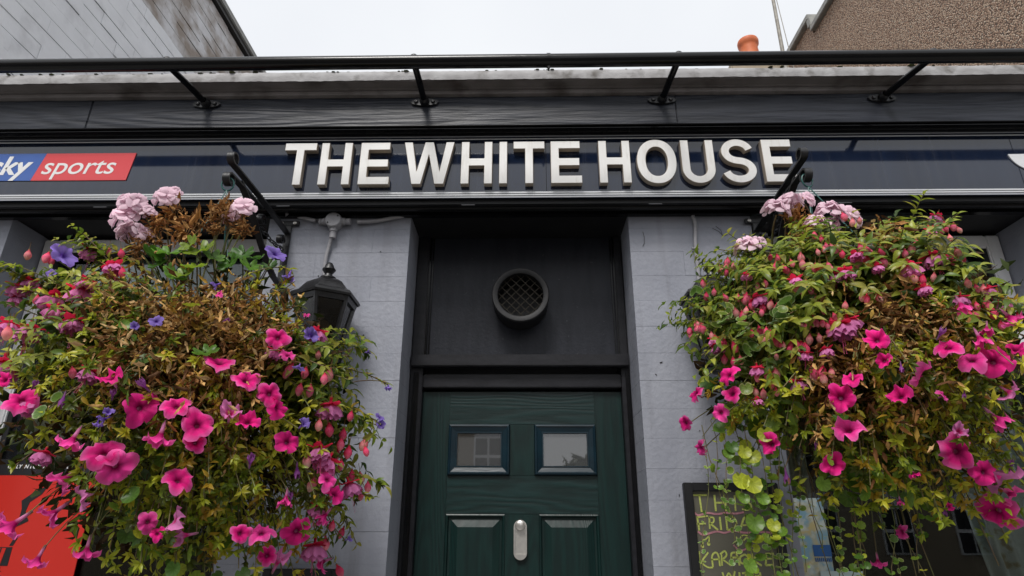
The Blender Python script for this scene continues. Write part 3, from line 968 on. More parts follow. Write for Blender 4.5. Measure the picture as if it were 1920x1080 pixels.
# ================================================================== WALL LANTERNS
def hexa(r, z, ph=PI/6):
    return [(r*math.cos(ph+i*PI/3), r*math.sin(ph+i*PI/3), z) for i in range(6)]
def lantern(x, label):
    o = np.array([x, -0.145, 2.37])
    L_ = empty('wall_lantern', o, label, 'lantern', 'wall lanterns beside the doorway')
    rb = MB()
    rb.lathe([(0.0, -0.004), (0.100, -0.004), (0.132, -0.012), (0.136, -0.004), (0.128, 0.008), (0.104, 0.020), (0.094, 0.034), (0.078, 0.054), (0.052, 0.070), (0.030, 0.076), (0.0, 0.078)], o, 'Z', 6, phase=PI/6)
    obj('lantern_roof', rb, m_lantern, L_, smooth=22)
    fb = MB()
    fb.lathe([(0.030, 0.074), (0.033, 0.080), (0.030, 0.086), (0.018, 0.088), (0.014, 0.100), (0.020, 0.108), (0.0265, 0.118), (0.025, 0.122), (0.021, 0.124), (0.0165, 0.136), (0.010, 0.147), (0.0, 0.151)], o, 'Z', 16)
    obj('finial', fb, m_lantern, L_, smooth=40)
    zt, zb_ = -0.012, -0.225
    rt, rb_ = 0.112, 0.068
    T = [o+np.array(p) for p in hexa(rt, zt)]
    B = [o+np.array(p) for p in hexa(rb_, zb_)]
    fm = MB()
    for i in range(6):
        fm.tube([T[i], B[i]], 0.0095, 6)
    fm.lathe([(rt+.006, zt-.02), (rt+.012, zt), (rt-.02, zt), (rt-.02, zt-.02), (rt+.006, zt-.02)], o, 'Z', 6, phase=PI/6)
    fm.lathe([(rb_+.004, zb_), (rb_+.012, zb_-.01), (rb_+.006, zb_-.02), (0.03, zb_-.04), (0.012, zb_-.055), (0, zb_-.06)], o, 'Z', 6, phase=PI/6)
    fm.lathe([(rb_+.004, zb_), (rb_+.006, zb_+.014), (rb_-.012, zb_+.014), (rb_-.012, zb_), (rb_+.004, zb_)], o, 'Z', 6, phase=PI/6)
    obj('lantern_frame', fm, m_lantern, L_, bevel=0.0)
    for i in range(6):
        j = (i+1) % 6
        cc = (T[i]+T[j]+B[i]+B[j])/4
        inn = (o+np.array([0, 0, cc[2]-o[2]])-cc)
        inn = inn/np.linalg.norm(inn)*0.003
        g = MB()
        q = [T[i], T[j], B[j], B[i]]
        g.add([p for p in q]+[p+inn for p in q], [(0, 1, 2, 3), (7, 6, 5, 4), (0, 4, 5, 1), (1, 5, 6, 2), (2, 6, 7, 3), (3, 7, 4, 0)])
        obj('lantern_pane', g, m_lampglass, L_)
    bb = MB()
    bb.lathe([(0.0, -0.085), (0.012, -0.088), (0.024, -0.10), (0.029, -0.12), (0.024, -0.145), (0.015, -0.165), (0.013, -0.19), (0.013, -0.224)], o, 'Z', 16)
    obj('bulb', bb, m_bulb, L_, smooth=60)
    wb = MB()
    wb.box(x-.045, x+.045, -0.018, -0.0025, 2.13, 2.36)
    wb.tube([(x, -0.015, 2.17), (x, -0.05, 2.10), (x, -0.11, 2.085), (x, -0.145, 2.10)], 0.009, 8)
    wb.tube([(x, -0.012, 2.335), (x, -0.05, 2.345)], 0.012, 8)
    obj('wall_plate', wb, m_lantern, L_, bevel=0.002)
lantern(-0.765, 'black hexagonal wall lantern left of the doorway below the junction box')
lantern(0.722, 'black hexagonal wall lantern right of the doorway half hidden by flowers')

# ================================================================== CABLES AND JUNCTION BOX
jb = empty('junction_box', (-0.811, -0.003, 2.768), 'round grey junction box on the wall above left lantern', 'junction box')
JX, JZ = -0.811, 2.766
mb = MB(); mb.lathe([(0.0355, 0), (0.0355, -0.030), (0.034, -0.033), (0.034, -0.040), (0.031, -0.043), (0.0, -0.0435)], (JX, -0.0025, JZ), 'Y', 28)
b0 = obj('box_body', mb, m_pvc, jb, smooth=35)
for sx in (-1, 1):
    mb = MB(); mb.lathe([(0.004, 0), (0.004, -.002), (0, -.0025)], (JX+sx*.02, -0.0458, JZ+sx*.016), 'Y', 8)
    obj('lid_screw', mb, m_iron, jb)
for d, ln in (((-1, 0), .03), ((1, 0), .035), ((0, -1), .045)):
    mb = MB()
    p0 = np.array([JX+d[0]*.034, -0.02, JZ+d[1]*.034])
    dv = np.array([d[0], 0, d[1]])
    mb.tube([p0, p0+dv*.014], 0.0165, 14); mb.tube([p0+dv*.015, p0+dv*.022], 0.0135, 14); mb.tube([p0+dv*.023, p0+dv*ln], 0.0145, 14)
    obj('cable_gland', mb, m_pvc, jb, smooth=40)
def cable(pts, r, label):
    P = np.array(pts, float)
    # Catmull-Rom
    Q = []
    E_ = np.vstack([2*P[0]-P[1], P, 2*P[-1]-P[-2]])
    for i in range(1, len(E_)-2):
        for t in np.linspace(0, 1, 8, endpoint=False):
            a, b, c, d = E_[i-1], E_[i], E_[i+1], E_[i+2]
            Q.append(.5*((2*b)+(c-a)*t+(2*a-5*b+4*c-d)*t*t+(3*b-a-3*c+d)*t**3))
    Q.append(P[-1])
    b_ = MB().tube(Q, r, 10)
    return tag(obj('cable', b_, m_pvc, None, smooth=60), label, 'cable')
cable([at(670, 416, -.02), at(700, 415, -.014), at(735, 409, -.012), at(765, 403, -.010), at(778, 401, -.008)], 0.0085, 'grey cable running from junction box to the doorway edge')
cable([at(592, 414, -.02), at(575, 410, -.014), at(552, 404, -.012), at(535, 402, -.03)], 0.0085, 'grey cable running left from the junction box under the sign')
cable([at(621, 446, -.02), at(617, 462, -.014), at(610, 490, -.011), at(608, 525, -.011), at(612, 575, -.011)], 0.0075, 'grey cable dropping from junction box to the left lantern')
cable([at(1296, 396, -.010), at(1303, 420, -.009), at(1304, 460, -.009), at(1308, 500, -.009), at(1312, 560, -.009)], 0.008, 'grey cable coming down the right pillar to the right lantern')
cl_ = MB(); cl_.tube([at(1297, 466, -.012), at(1310, 466, -.012)], 0.006, 8)
tag(obj('cable_clip', cl_, m_pvc), 'small grey clip on the right pillar cable', 'clip')

# ================================================================== HANGING BASKET BRACKETS
def bracket(xp, xt, label, sgn):
    B_ = empty('basket_bracket', (xp, -0.004, 2.62), label, 'bracket', 'wrought iron basket brackets')
    b_ = MB()
    b_.box(xp-.014, xp+.014, -0.013, -0.0025, 2.455, 2.765)
    b_.prism([(xp-.034, 2.44), (xp+.034, 2.44), (xp+.04, 2.455), (xp+.03, 2.468), (xp-.03, 2.468), (xp-.04, 2.455)], -0.011, -0.0028)
    b_.box(xp-.045, xp+.045, -0.016, -0.0032, 2.752, 2.774)
    obj('wall_plate', b_, m_iron, B_, bevel=0.002)
    for z, dx in ((2.455, 0.0), (2.763, -0.028), (2.763, 0.028)):
        s = MB(); s.lathe([(0.008, 0), (0.008, -.003), (0.003, -.006), (0, -.006)], (xp+dx, -0.0165, z), 'Y', 10)
        obj('screw', s, m_nickel, B_, smooth=40)
    def P3(t, z):   # t 0 at wall .. 1 at tip
        return np.array([xp+(xt-xp)*t, -0.016-0.455*t, z])
    wd = (1, 0, 0)
    # main arm with rolled ends
    arm = [P3(t, 2.715+0.075*t-0.02*t*t) for t in np.linspace(0, 1.0, 12)]
    e = arm[-1]
    arm += [e+np.array([0, -0.020*math.sin(a), 0.020-0.020*math.cos(a)]) for a in np.linspace(0.3, 5.2, 18)]
    obj('arm', MB().ribbon(arm, wd, 0.0125, 0.0035), m_iron, B_, smooth=40)
    lo = [P3(t, 2.69+0.055*t-0.02*t*t) for t in np.linspace(0.50, 1.0, 8)]
    e = lo[-1]
    lo += [e+np.array([0, -0.022*math.sin(a), -0.022+0.022*math.cos(a)]) for a in np.linspace(0.3, 5.4, 18)]
    obj('hook_scroll', MB().ribbon(lo, wd, 0.0125, 0.0035), m_iron, B_, smooth=40)
    # brace down to the foot of the plate
    br = [P3(t, z) for t, z in ((0.86, 2.735), (0.72, 2.70), (0.56, 2.64), (0.40, 2.575), (0.26, 2.525), (0.12, 2.49), (0.0, 2.475))]
    obj('brace', MB().ribbon(br, wd, 0.0125, 0.0035), m_iron, B_, smooth=40)
    for t0, z0, r0 in ((0.10, 2.66, 0.026), (0.09, 2.585, 0.024), (0.46, 2.665, 0.030)):
        c = P3(t0, z0)
        sc = [c+np.array([0, r0*(1-.055*i)*math.cos(.5*i), r0*(1-.055*i)*math.sin(.5*i)]) for i in range(15)]
        obj('scroll', MB().ribbon(sc, wd, 0.011, 0.003), m_iron, B_, smooth=40)
    # twisted link chain between plate and brace
    n = 7
    p0, p1 = P3(0.03, 2.632), P3(0.44, 2.640)
    for i in range(n):
        c = p0+(p1-p0)*(i+.5)/n+np.array([0, 0, -0.012*math.sin(PI*(i+.5)/n)])
        dv = (p1-p0)/n*0.72
        sd_ = np.array([0.008, 0, 0]) if i % 2 else np.array([0, 0, 0.008])
        ring_ = [c+dv*math.cos(a)+sd_*math.sin(a) for a in np.linspace(0, 2*PI, 13)]
        obj('chain_link', MB().tube(ring_, 0.0025, 6, cap=False), m_iron, B_, smooth=60)
    return P3(1.0, 2.70)
HOOK_L = bracket(-1.010, -1.052, 'black wrought iron scroll bracket on left pillar holding left basket', 1)
HOOK_R = bracket(0.982, 0.990, 'black wrought iron scroll bracket on right pillar holding right basket', -1)

# ================================================================== CHALKBOARD, NOTICE FRAME, POSTERS
cb = empty('chalkboard', (0.74, -0.02, 1.4), 'olive chalkboard with black frame and lime chalk writing below right basket', 'chalkboard')
CX0, CX1, CZ0, CZ1 = 0.571, 0.905, 0.86, 1.702
mb = MB()
fwid = 0.030
mb.box(CX0, CX0+fwid, -0.034, -0.0035, CZ0, CZ1); mb.box(CX1-fwid, CX1, -0.034, -0.0035, CZ0, CZ1)
mb.box(CX0+fwid, CX1-fwid, -0.034, -0.0035, CZ1-fwid, CZ1); mb.box(CX0+fwid, CX1-fwid, -0.034, -0.0035, CZ0, CZ0+fwid)
obj('board_frame', mb, m_blackmatt, cb, bevel=0.003)
mb = MB(); mb.box(CX0+fwid-.002, CX1-fwid+.002, -0.018, -0.0045, CZ0+fwid-.002, CZ1-fwid+.002)
obj('board_slate', mb, m_chalkboard, cb)
CY = -0.0195
def zone(px, py):
    p = at(px, py, CY)
    return (p[0], p[2])
def chalk(strokes, mat, name, hw=0.0029):
    b_ = MB()
    for s in strokes:
        P = np.array([zone(1270+x*230/1307, 890+y*190/1080) for x, y in s])
        if len(P) > 2:
            E_ = np.vstack([2*P[0]-P[1], P, 2*P[-1]-P[-2]])
            Q = []
            for i in range(1, len(E_)-2):
                for t in np.linspace(0, 1, 6, endpoint=False):
                    a, b, c, d = E_[i-1], E_[i], E_[i+1], E_[i+2]
                    Q.append(.5*((2*b)+(c-a)*t+(2*a-5*b+4*c-d)*t*t+(3*b-a-3*c+d)*t**3))
            Q.append(P[-1])
            P = np.array(Q)
        b_.stroke(P.tolist(), hw*random.uniform(.85, 1.15), CY, -0.0179)
    return obj(name, b_, mat, cb)
chalk([[(160, 218), (315, 218)], [(235, 220), (260, 398)]], m_chalky, 'chalk_letter', 0.0035)
chalk([[(395, 215), (412, 388)], [(500, 215), (522, 388)], [(412, 300), (508, 296)]], m_chalky, 'chalk_letter', 0.003)
chalk([[(610, 220), (622, 385)]], m_chalky, 'chalk_letter', 0.003)
chalk([[(775, 235), (730, 222), (700, 245), (715, 285), (770, 305), (790, 345), (750, 375), (690, 368)]], m_chalky, 'chalk_letter')
chalk([[(205, 455), (325, 440)], [(212, 455), (235, 595)], [(208, 525), (305, 522)]], m_chalky, 'chalk_letter')
chalk([[(340, 450), (348, 578)], [(336, 455), (385, 460), (385, 505), (345, 520)], [(350, 520), (435, 590)]], m_chalky, 'chalk_letter')
chalk([[(452, 450), (468, 590)]], m_chalky, 'chalk_letter')
chalk([[(520, 470), (535, 590)], [(515, 470), (580, 445), (630, 500), (610, 565), (535, 592)]], m_chalky, 'chalk_letter')
chalk([[(670, 590), (720, 455), (780, 585)], [(690, 540), (760, 535)]], m_chalky, 'chalk_letter')
chalk([[(810, 455), (860, 520)], [(910, 450), (850, 530), (850, 595)]], m_chalky, 'chalk_letter')
chalk([[(272, 690), (270, 760)], [(340, 655), (338, 735)], [(272, 692), (300, 690), (342, 652)]], m_chalky, 'music_note', 0.002)
nb = MB()
for px_, py_ in ((268, 762), (334, 738)):
    c = zone(1270+px_*230/1307, 890+py_*190/1080)
    nb.prism([(c[0]+.0058*math.cos(a), c[1]+.0064*math.sin(a)) for a in np.linspace(0, 2*PI, 12, endpoint=False)], CY, -0.0179)
obj('music_note', nb, m_chalky, cb)
chalk([[(630, 660), (650, 770)]], m_chalky, 'chalk_letter', 0.002)
chalk([[(750, 650), (700, 645), (670, 680), (700, 705), (748, 670), (755, 780)]], m_chalky, 'chalk_letter', 0.002)
chalk([[(235, 815), (240, 1000)], [(330, 830), (242, 945)], [(245, 930), (320, 985), (380, 990)]], m_chalky, 'chalk_letter')
chalk([[(380, 985), (370, 870), (410, 830), (440, 870), (455, 975)], [(360, 905), (450, 902)]], m_chalky, 'chalk_letter')
chalk([[(478, 970), (470, 850)], [(455, 850), (505, 815), (525, 860), (480, 905)], [(485, 905), (575, 970)]], m_chalky, 'chalk_letter')
chalk([[(585, 955), (575, 850), (610, 830), (640, 865), (665, 970)], [(570, 885), (650, 882)]], m_chalky, 'chalk_letter')
chalk([[(720, 850), (670, 880), (680, 940), (730, 940), (762, 890), (720, 850)]], m_chalky, 'chalk_letter')
chalk([[(800, 840), (815, 975)], [(880, 845), (815, 905), (900, 970)]], m_chalky, 'chalk_letter')
chalk([[(940, 845), (1028, 842)], [(950, 845), (942, 965)], [(938, 895), (1015, 895)], [(942, 965), (1025, 962)]], m_chalky, 'chalk_letter')
chalk([[(480, 1040), (510, 1110), (550, 1050), (590, 1110), (615, 1030)], [(660, 1040), (670, 1120)], [(690, 1052), (770, 1040)], [(725, 1045), (735, 1120)], [(800, 1040), (810, 1120)], [(880, 1040), (890, 1120)], [(805, 1080), (885, 1078)]], m_chalky, 'chalk_letter')
chalk([[(180, 402), (225, 432), (320, 408), (420, 420), (520, 405), (620, 415), (710, 400)]], m_chalkp, 'chalk_underline')
chalk([[(220, 605), (280, 640), (420, 605), (500, 620), (600, 598), (720, 618), (900, 612), (1020, 618)]], m_chalkp, 'chalk_underline')
chalk([[(600, 750), (650, 800), (700, 805), (740, 785)]], m_chalkp, 'chalk_underline')

nb_ = empty('notice_frame', (-0.77, -0.03, 1.1), 'black framed notice board low on the grey pillar under left basket', 'notice board')
mb = MB()
mb.box(-0.905, -0.875, -0.042, -0.0035, 0.75, 1.412); mb.box(-0.665, -0.634, -0.042, -0.0035, 0.75, 1.412)
mb.box(-0.875, -0.665, -0.042, -0.0035, 1.38, 1.412); mb.box(-0.875, -0.665, -0.042, -0.0035, 0.75, 0.782)
obj('notice_border', mb, m_blackmatt, nb_, bevel=0.003)
mb = MB(); mb.box(-0.877, -0.663, -0.02, -0.0045, 0.78, 1.382)
obj('notice_panel', mb, m_ink, nb_)

# theatre poster inside the left window
po = empty('theatre_poster', (-1.95, 0.20, 1.4), 'red and black theatre poster in the left window under the basket', 'poster')
PYp = 0.192
mb = MB(); mb.box(-2.168, -1.72, PYp, PYp+.004, 1.00, 1.7365)
obj('red_sheet', mb, m_red, po)
mb = MB(); mb.box(-2.168, -1.72, PYp, PYp+.004, 1.737, 1.800)
obj('black_band', mb, m_ink, po)
text_obj('lettering', 'ONLY IN LONDON UNTIL', 0.0205, m_white, po, -2.096, PYp-.0008, 1.764, shear=0.2, bold=0.0003, depth=0.0003, sx=1.0, space=1.05)
mb = MB()   # loose brush-stroke shape in black, a plain stand-in for the poster's picture
mb.prism([(-2.00, 1.64), (-1.955, 1.675), (-1.905, 1.70), (-1.925, 1.665), (-1.965, 1.635), (-1.972, 1.60), (-1.95, 1.565), (-1.99, 1.545), (-2.02, 1.53), (-1.99, 1.575), (-1.99, 1.61)], PYp-.0012, PYp-.0002)
mb.prism([(-2.065, 1.50), (-2.05, 1.51), (-2.075, 1.475), (-2.09, 1.475)], PYp-.0012, PYp-.0002)
mb.prism([(-1.985, 1.51), (-1.97, 1.515), (-1.985, 1.475), (-2.0, 1.475)], PYp-.0012, PYp-.0002)
obj('brush_stroke', mb, m_ink, po)
mb = MB(); mb.box(-2.166, -1.985, PYp-.0012, PYp-.0002, 1.404, 1.470)
obj('title_block', mb, m_ink, po)
text_obj('lettering', 'MJ', 0.082, m_red, po, -2.10, PYp-.0020, 1.408, bold=0.003, depth=0.0003, sx=1.05, shear=0.1)
text_obj('lettering', 'THE MUSICAL', 0.021, m_ink, po, -2.135, PYp-.0008, 1.384, bold=0.0004, depth=0.0003, shear=0.1)

# picture and card in the right window
pic = empty('window_picture', (1.08, 0.2, 1.45), 'blue and ochre picture stuck inside left edge of the right window', 'picture')
mb = MB(); mb.box(1.034, 1.155, 0.192, 0.195, 1.18, 1.66)
obj('picture_sheet', mb, m_film, pic)
mb = MB(); mb.box(1.09, 1.156, 0.1895, 0.1917, 1.452, 1.492)
obj('blue_strip', mb, m_filmblue, pic)
mb = MB()
for i in range(9):
    mb.box(1.092+i*.007, 1.096+i*.007, 0.1895, 0.1915, 1.432+random.uniform(0, .003), 1.447)
obj('small_print', mb, m_filmblue, pic)
mb = MB(); mb.box(1.10, 1.26, 0.186, 0.189, 1.16, 1.402)
tag(obj('paper_card', mb, m_card, bevel=0.001), 'pale blank card standing low in the right window', 'card')

# ================================================================== NEIGHBOURS
# left: painted brick flank wall
lw = empty('white_brick_house', (-2.7, 1.5, 3.0), 'white painted brick flank wall rising behind the left end of the pub', 'building')
XW = -2.7
mb = MB(); mb.box(-6.5, XW-0.010, -0.01, 9.0, 0.0, 5.80)
obj('wall', mb, m_wjoint, lw)
PITCH = 0.0965
zc, row = 3.38, 0
wl = 0.33
while zc < 5.79:
    y = -0.02-(wl/2 if row % 2 else 0)
    while y < 3.3:
        y0, y1 = max(y, -0.02), min(y+wl, 3.3)
        z1 = min(zc+PITCH, 5.80)
        if y1-y0 > 0.05:
            q = MB()
            pr = random.uniform(-.004, .003)
            tilt = random.uniform(-.0025, .0025)
            g = random.choice((.0006, .001, .0016, .003, .0045)) if zc < 5.3 else random.choice((.0015, .004, .006))
            q.box(XW-0.03, XW+pr, y0, y1, zc+g, z1-.0004)
            worn = z1 > 5.05
            obj('brick', q, m_wbrickworn if worn else m_wbrick, lw, bevel=0.0014, seg=1)
        y += wl
    zc += PITCH; row += 1
mb = MB(); mb.box(XW-.02, XW+.035, -0.02, 5.0, 5.802, 5.84)
obj('verge_strip', mb, m_lead, lw)
mb = MB(); mb.box(XW-.25, XW+.055, -0.03, 5.0, 5.842, 5.91)
obj('coping', mb, m_slatecap, lw, bevel=0.008)
mb = MB(); mb.box(XW-0.28, XW-.011, 3.302, 9.0, 3.38, 5.80)
obj('rear_wall', mb, m_wbrick, lw)

# right: pebbledashed flank wall with a stepped parapet
rw = empty('pebbledash_house', (2.7, 1.5, 3.0), 'brown pebbledash flank wall with stepped grey coping behind the right end', 'building')
XR = 2.7
pl = [(-0.01, 0.0), (-0.01, 5.83), (2.16, 5.83), (2.16, 5.985), (6.0, 5.985), (6.0, 0.0)]
n_ = len(pl)
mb = MB()
mb.add([(XR, y, z) for y, z in pl]+[(6.5, y, z) for y, z in pl], [tuple(range(n_)), tuple(range(2*n_-1, n_-1, -1))]+[(i, i+n_, (i+1) % n_+n_, (i+1) % n_) for i in range(n_)])
obj('wall', mb, m_pebble, rw)
for (y0, y1, z) in ((-0.03, 2.125, 5.832), (2.1275, 6.0, 5.987)):
    mb = MB(); mb.box(XR-.045, XR+.25, y0, y1, z, z+.06)
    obj('coping', mb, m_slatecap, rw, bevel=0.006)
mb = MB(); mb.box(XR-.045, XR+.25, 2.0995, 2.1585, 5.894, 5.985)
obj('coping_step', mb, m_slatecap, rw, bevel=0.004)

# chimney with pot, and aerial mast, further back
ch = empty('chimney_stack', (2.23, 2.6, 3.3), 'terracotta chimney pot on its stack showing just above the rail', 'chimney')
mb = MB(); mb.box(2.0, 2.46, 2.35, 2.85, 3.3, 5.55); mb.box(1.96, 2.50, 2.31, 2.89, 5.552, 5.66)
obj('stack', mb, m_house, ch, bevel=0.01)
mb = MB(); mb.lathe([(0.11, 5.715), (0.10, 5.80), (0.082, 6.02), (0.088, 6.05), (0.098, 6.065), (0.101, 6.10), (0.096, 6.118), (0.08, 6.118), (0.072, 6.10), (0.07, 5.8)], (2.237, 2.5, -0.05), 'Z', 28)
obj('chimney_pot', mb, m_terracotta, ch, smooth=40)
ms = empty('aerial_mast', (2.30, 2.0, 3.3), 'thin grey aerial mast with guy wire against the sky', 'mast')
mb = MB(); mb.tube([(2.298, 2.0, 3.3), (2.30, 2.0, 5.5), (2.318, 2.0, 7.2)], [0.018, 0.0165, 0.0125], 10)
obj('mast_pole', mb, m_mast, ms, smooth=60)
mb = MB(); mb.tube([(2.315, 2.0, 6.65), (2.36, 2.0, 5.5), (2.46, 2.0, 3.3)], 0.0035, 6)
obj('guy_wire', mb, m_mast, ms)

# ================================================================== ACROSS THE STREET (seen only in reflections)
def terrace(x0, x1, label, xs):
    hs_ = empty('terrace_house', ((x0+x1)/2, -15.5, 0), label, 'building')
    mb = MB(); mb.box(x0, x1, -20, -15.5, 0, 6.6)
    obj('wall', mb, m_house, hs_)
    mb = MB(); mb.prism([(x0-.2, 6.602), (x1+.2, 6.602), (x1-1.0, 8.2), (x0+1.0, 8.2)], -20, -15.4)
    obj('roof', mb, m_lead, hs_)
    for x in xs:
        for z, hgt in ((0.9, 1.2), (2.9, 1.1)):
            arcp = [(x+0.42*math.cos(a), z+hgt+0.42*math.sin(a)) for a in np.linspace(0, PI, 10)]
            wf = MB(); wf.prism([(x+.42, z)]+arcp+[(x-.42, z)], -15.499, -15.44)
            wo_ = obj('window', wf, m_upvc, hs_)
            for dx in (-.2, .2):
                for dz in (.05, hgt*.5+.05):
                    p_ = MB(); p_.box(x+dx-.17, x+dx+.17, -15.438, -15.42, z+dz, z+dz+hgt*.42)
                    obj('window_pane', p_, m_gasket, wo_)
terrace(-17.0, 0.0, 'pale brick house with arched windows across the street on the left', (-15, -13, -11, -9.0, -7.0, -5.0, -3.0, -1.05))
terrace(4.9, 20.0, 'pale brick house with arched windows across the street on the right', (6.2, 8.2, 10.2, 12.2, 14.2, 16.2))
tr_ = empty('street_tree', (2.2, -14.2, -0.006), 'green bushy tree across the street beside the house', 'tree')
tb = MB()
tb.tube([(2.2, -14.2, 0), (2.22, -14.2, 1.4), (2.15, -14.25, 2.6), (2.2, -14.2, 3.6)], [.16, .12, .08, .03], 8)
for i in range(14):
    a = rng.uniform(0, 2*PI); z = rng.uniform(1.3, 3.0)
    p = np.array([2.2, -14.2, z]); q = p+np.array([math.cos(a), math.sin(a), .6])*rng.uniform(.6, 1.2)
    tb.tube([p, (p+q)/2+[0, 0, .08], q], [.05, .035, .012], 5)
obj('trunk', tb, m_bark, tr_, smooth=60)
N_ = 4200
dirs = rng.normal(size=(N_, 3)); dirs /= np.linalg.norm(dirs, axis=1)[:, None]
rad = rng.uniform(.25, 1.0, N_)**.5
lump = 1+.22*np.sin(dirs[:, 0]*5+1)*np.sin(dirs[:, 2]*6+2)+.15*np.sin(dirs[:, 1]*9)
cen = np.array([2.2, -14.2, 2.45])+dirs*(rad*lump)[:, None]*np.array([1.3, 1.2, 1.05])
tb = MB()
for c in cen:
    a, b = rng.normal(size=3)*.09, rng.normal(size=3)*.09
    tb.add([c-a, c-b*.6, c+a, c+b*.6], [(0, 1, 2, 3)])
tag(obj('crown', tb, m_treeleaf, tr_), kind='stuff')

# ================================================================== HANGING BASKETS
def tri_mesh(name, V, T, tint, mat):
    me = bpy.data.meshes.new(name)
    me.from_pydata(np.asarray(V).tolist(), [], np.asarray(T).tolist())
    a = me.color_attributes.new('tint', 'FLOAT_COLOR', 'POINT')
    c = np.ones((len(V), 4)); c[:, :3] = tint
    a.data.foreach_set('color', c.ravel())
    me.polygons.foreach_set('use_smooth', [True]*len(me.polygons))
    me.materials.append(mat)
    return me

def T_blade(widths, fold=0.25, droop=0.25, wave=0.0):
    """leaf along +X, unit length, normal +Z"""
    n = len(widths)
    V, F = [], []
    for i, w_ in enumerate(widths):
        u = i/(n-1)
        z = -droop*u*u
        wz = wave*math.sin(u*9)
        V += [(u, -w_, z+fold*w_+wz), (u, 0, z), (u, w_, z+fold*w_-wz)]
    for i in range(n-1):
        a = i*3
        F += [(a, a+3, a+1), (a+1, a+3, a+4), (a+1, a+4, a+2), (a+2, a+4, a+5)]
    return np.array(V), np.array(F), np.ones((len(V), 3))
def T_round(seg=27, scal=0.10, cup=0.30, rim=None):
    V, C = [(0.42, 0, -0.03)], [(.8, .85, .7)]
    F = []
    for ri, r in enumerate((0.2, 0.40, 0.5)):
        for k_ in range(seg):
            a = 2*PI*k_/seg
            lobe = abs(math.cos(4.5*a))
            rr = r*(1-scal*(1-lobe)*(ri == 2))
            da = min(abs(a-PI), 2*PI-abs(a-PI))
            rr *= 0.45+0.55*min(1, da/0.42)
            V.append((0.5+rr*math.cos(a), rr*math.sin(a), cup*rr*rr*1.4+(0.035*lobe-.02)*(ri == 2)-.02*(lobe > .8)*(ri == 1)))
            vein = 1.18 if lobe > .85 else .92
            C.append((vein, vein, vein) if ri < 2 else (rim or (1.12*vein, 1.1*vein, 1.0)))
    for k_ in range(seg):
        j = (k_+1) % seg
        F.append((0, 1+k_, 1+j))
        for b in (1, 1+seg):
            F += [(b+k_, b+seg+k_, b+seg+j), (b+k_, b+seg+j, b+j)]
    return np.array(V), np.array(F), np.array(C, float)
def T_lobed(seg=42):
    V, C = [(0.40, 0, -0.05)], [(.75, .8, .6)]
    F = []
    for ri, r in enumerate((0.18, 0.36, 0.52)):
        for k_ in range(seg):
            a = 2*PI*k_/seg
            lobe = abs(math.cos(3.5*(a)))**.8
            fine = math.cos(21*a)
            rr = r*(1-.20*(1-lobe)*(ri == 2)-.08*(1-lobe)*(ri == 1)+.025*fine*(ri == 2))
            da = abs(a-PI)
            rr *= 0.35+0.65*min(1, da/0.5)
            V.append((0.5+rr*math.cos(a), rr*math.sin(a), .55*rr*rr-.06*(1-lobe)*(ri > 0)+.03*math.sin(5*a+1)*(ri == 2)))
            vein = 1.15 if lobe > .9 else .9
            zone = (1.0, .75, 1.12)[ri]
            C.append((vein*zone, vein*zone, vein*zone))
    for k_ in range(seg):
        j = (k_+1) % seg
        F.append((0, 1+k_, 1+j))
        for b in (1, 1+seg):
            F += [(b+k_, b+seg+k_, b+seg+j), (b+k_, b+seg+j, b+j)]
    return np.array(V), np.array(F), np.array(C, float)
TPL = {
    'fuchsia': T_blade([0.02, 0.17, 0.23, 0.20, 0.12, 0.005], 0.42, 0.55),
    'narrow': T_blade([0.03, 0.14, 0.19, 0.12, 0.01], 0.4, 0.35),
    'dry': T_blade([0.03, 0.17, 0.19, 0.12, 0.02], 1.3, -1.0, 0.16),
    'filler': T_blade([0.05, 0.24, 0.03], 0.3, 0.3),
    'round': T_round(),
    'lobed': T_lobed(),
    'varieg': T_round(rim=(3.4, 2.3, 6.0)),
}
PAL = {
    'fuchsia': [(.13, .21, .024), (.22, .30, .03), (.31, .37, .04), (.38, .42, .052), (.40, .38, .065), (.06, .11, .020)],
    'narrow': [(.16, .23, .018), (.28, .34, .024), (.40, .44, .034), (.50, .48, .04), (.085, .11, .014), (.38, .25, .024)],
    'dry': [(.38, .19, .060), (.52, .31, .11), (.19, .085, .028), (.56, .37, .17), (.11, .048, .018), (.42, .26, .05)],
    'filler': [(.026, .035, .007), (.045, .024, .008), (.034, .050, .010), (.06, .034, .012)],  # very dark leaf colours carry the shade inside the mass
    'round': [(.085, .18, .028), (.14, .25, .032), (.40, .45, .04), (.20, .30, .035)],
    'lobed': [(.065, .17, .020), (.12, .26, .028), (.24, .35, .030)],
    'varieg': [(.13, .235, .045), (.19, .28, .05), (.11, .20, .04)],
}
MATK = {'fuchsia': m_leaf, 'narrow': m_leaf, 'dry': m_dry, 'filler': m_dry, 'round': m_leaf, 'lobed': m_leaf, 'varieg': m_leaf}
_tm = {}
def tpl_mesh(kind, ti):
    if (kind, ti) not in _tm:
        V, F, C = TPL[kind]
        nm = {'fuchsia': 'fuchsia_leaf', 'narrow': 'narrow_leaf', 'dry': 'dried_leaf', 'filler': 'inner_leaf', 'round': 'round_leaf', 'lobed': 'lobed_leaf', 'varieg': 'edged_leaf'}[kind]
        _tm[(kind, ti)] = tri_mesh(nm, V, F, np.minimum(np.array(PAL[kind][ti])*C, .62), MATK[kind])
    return _tm[(kind, ti)]

def frames(D, N):
    D = D/(np.linalg.norm(D, axis=1)[:, None]+1e-9)
    N = N-D*np.sum(D*N, 1)[:, None]
    N = N/(np.linalg.norm(N, axis=1)[:, None]+1e-9)
    S = np.cross(N, D)
    return np.stack([D, S, N], 2)

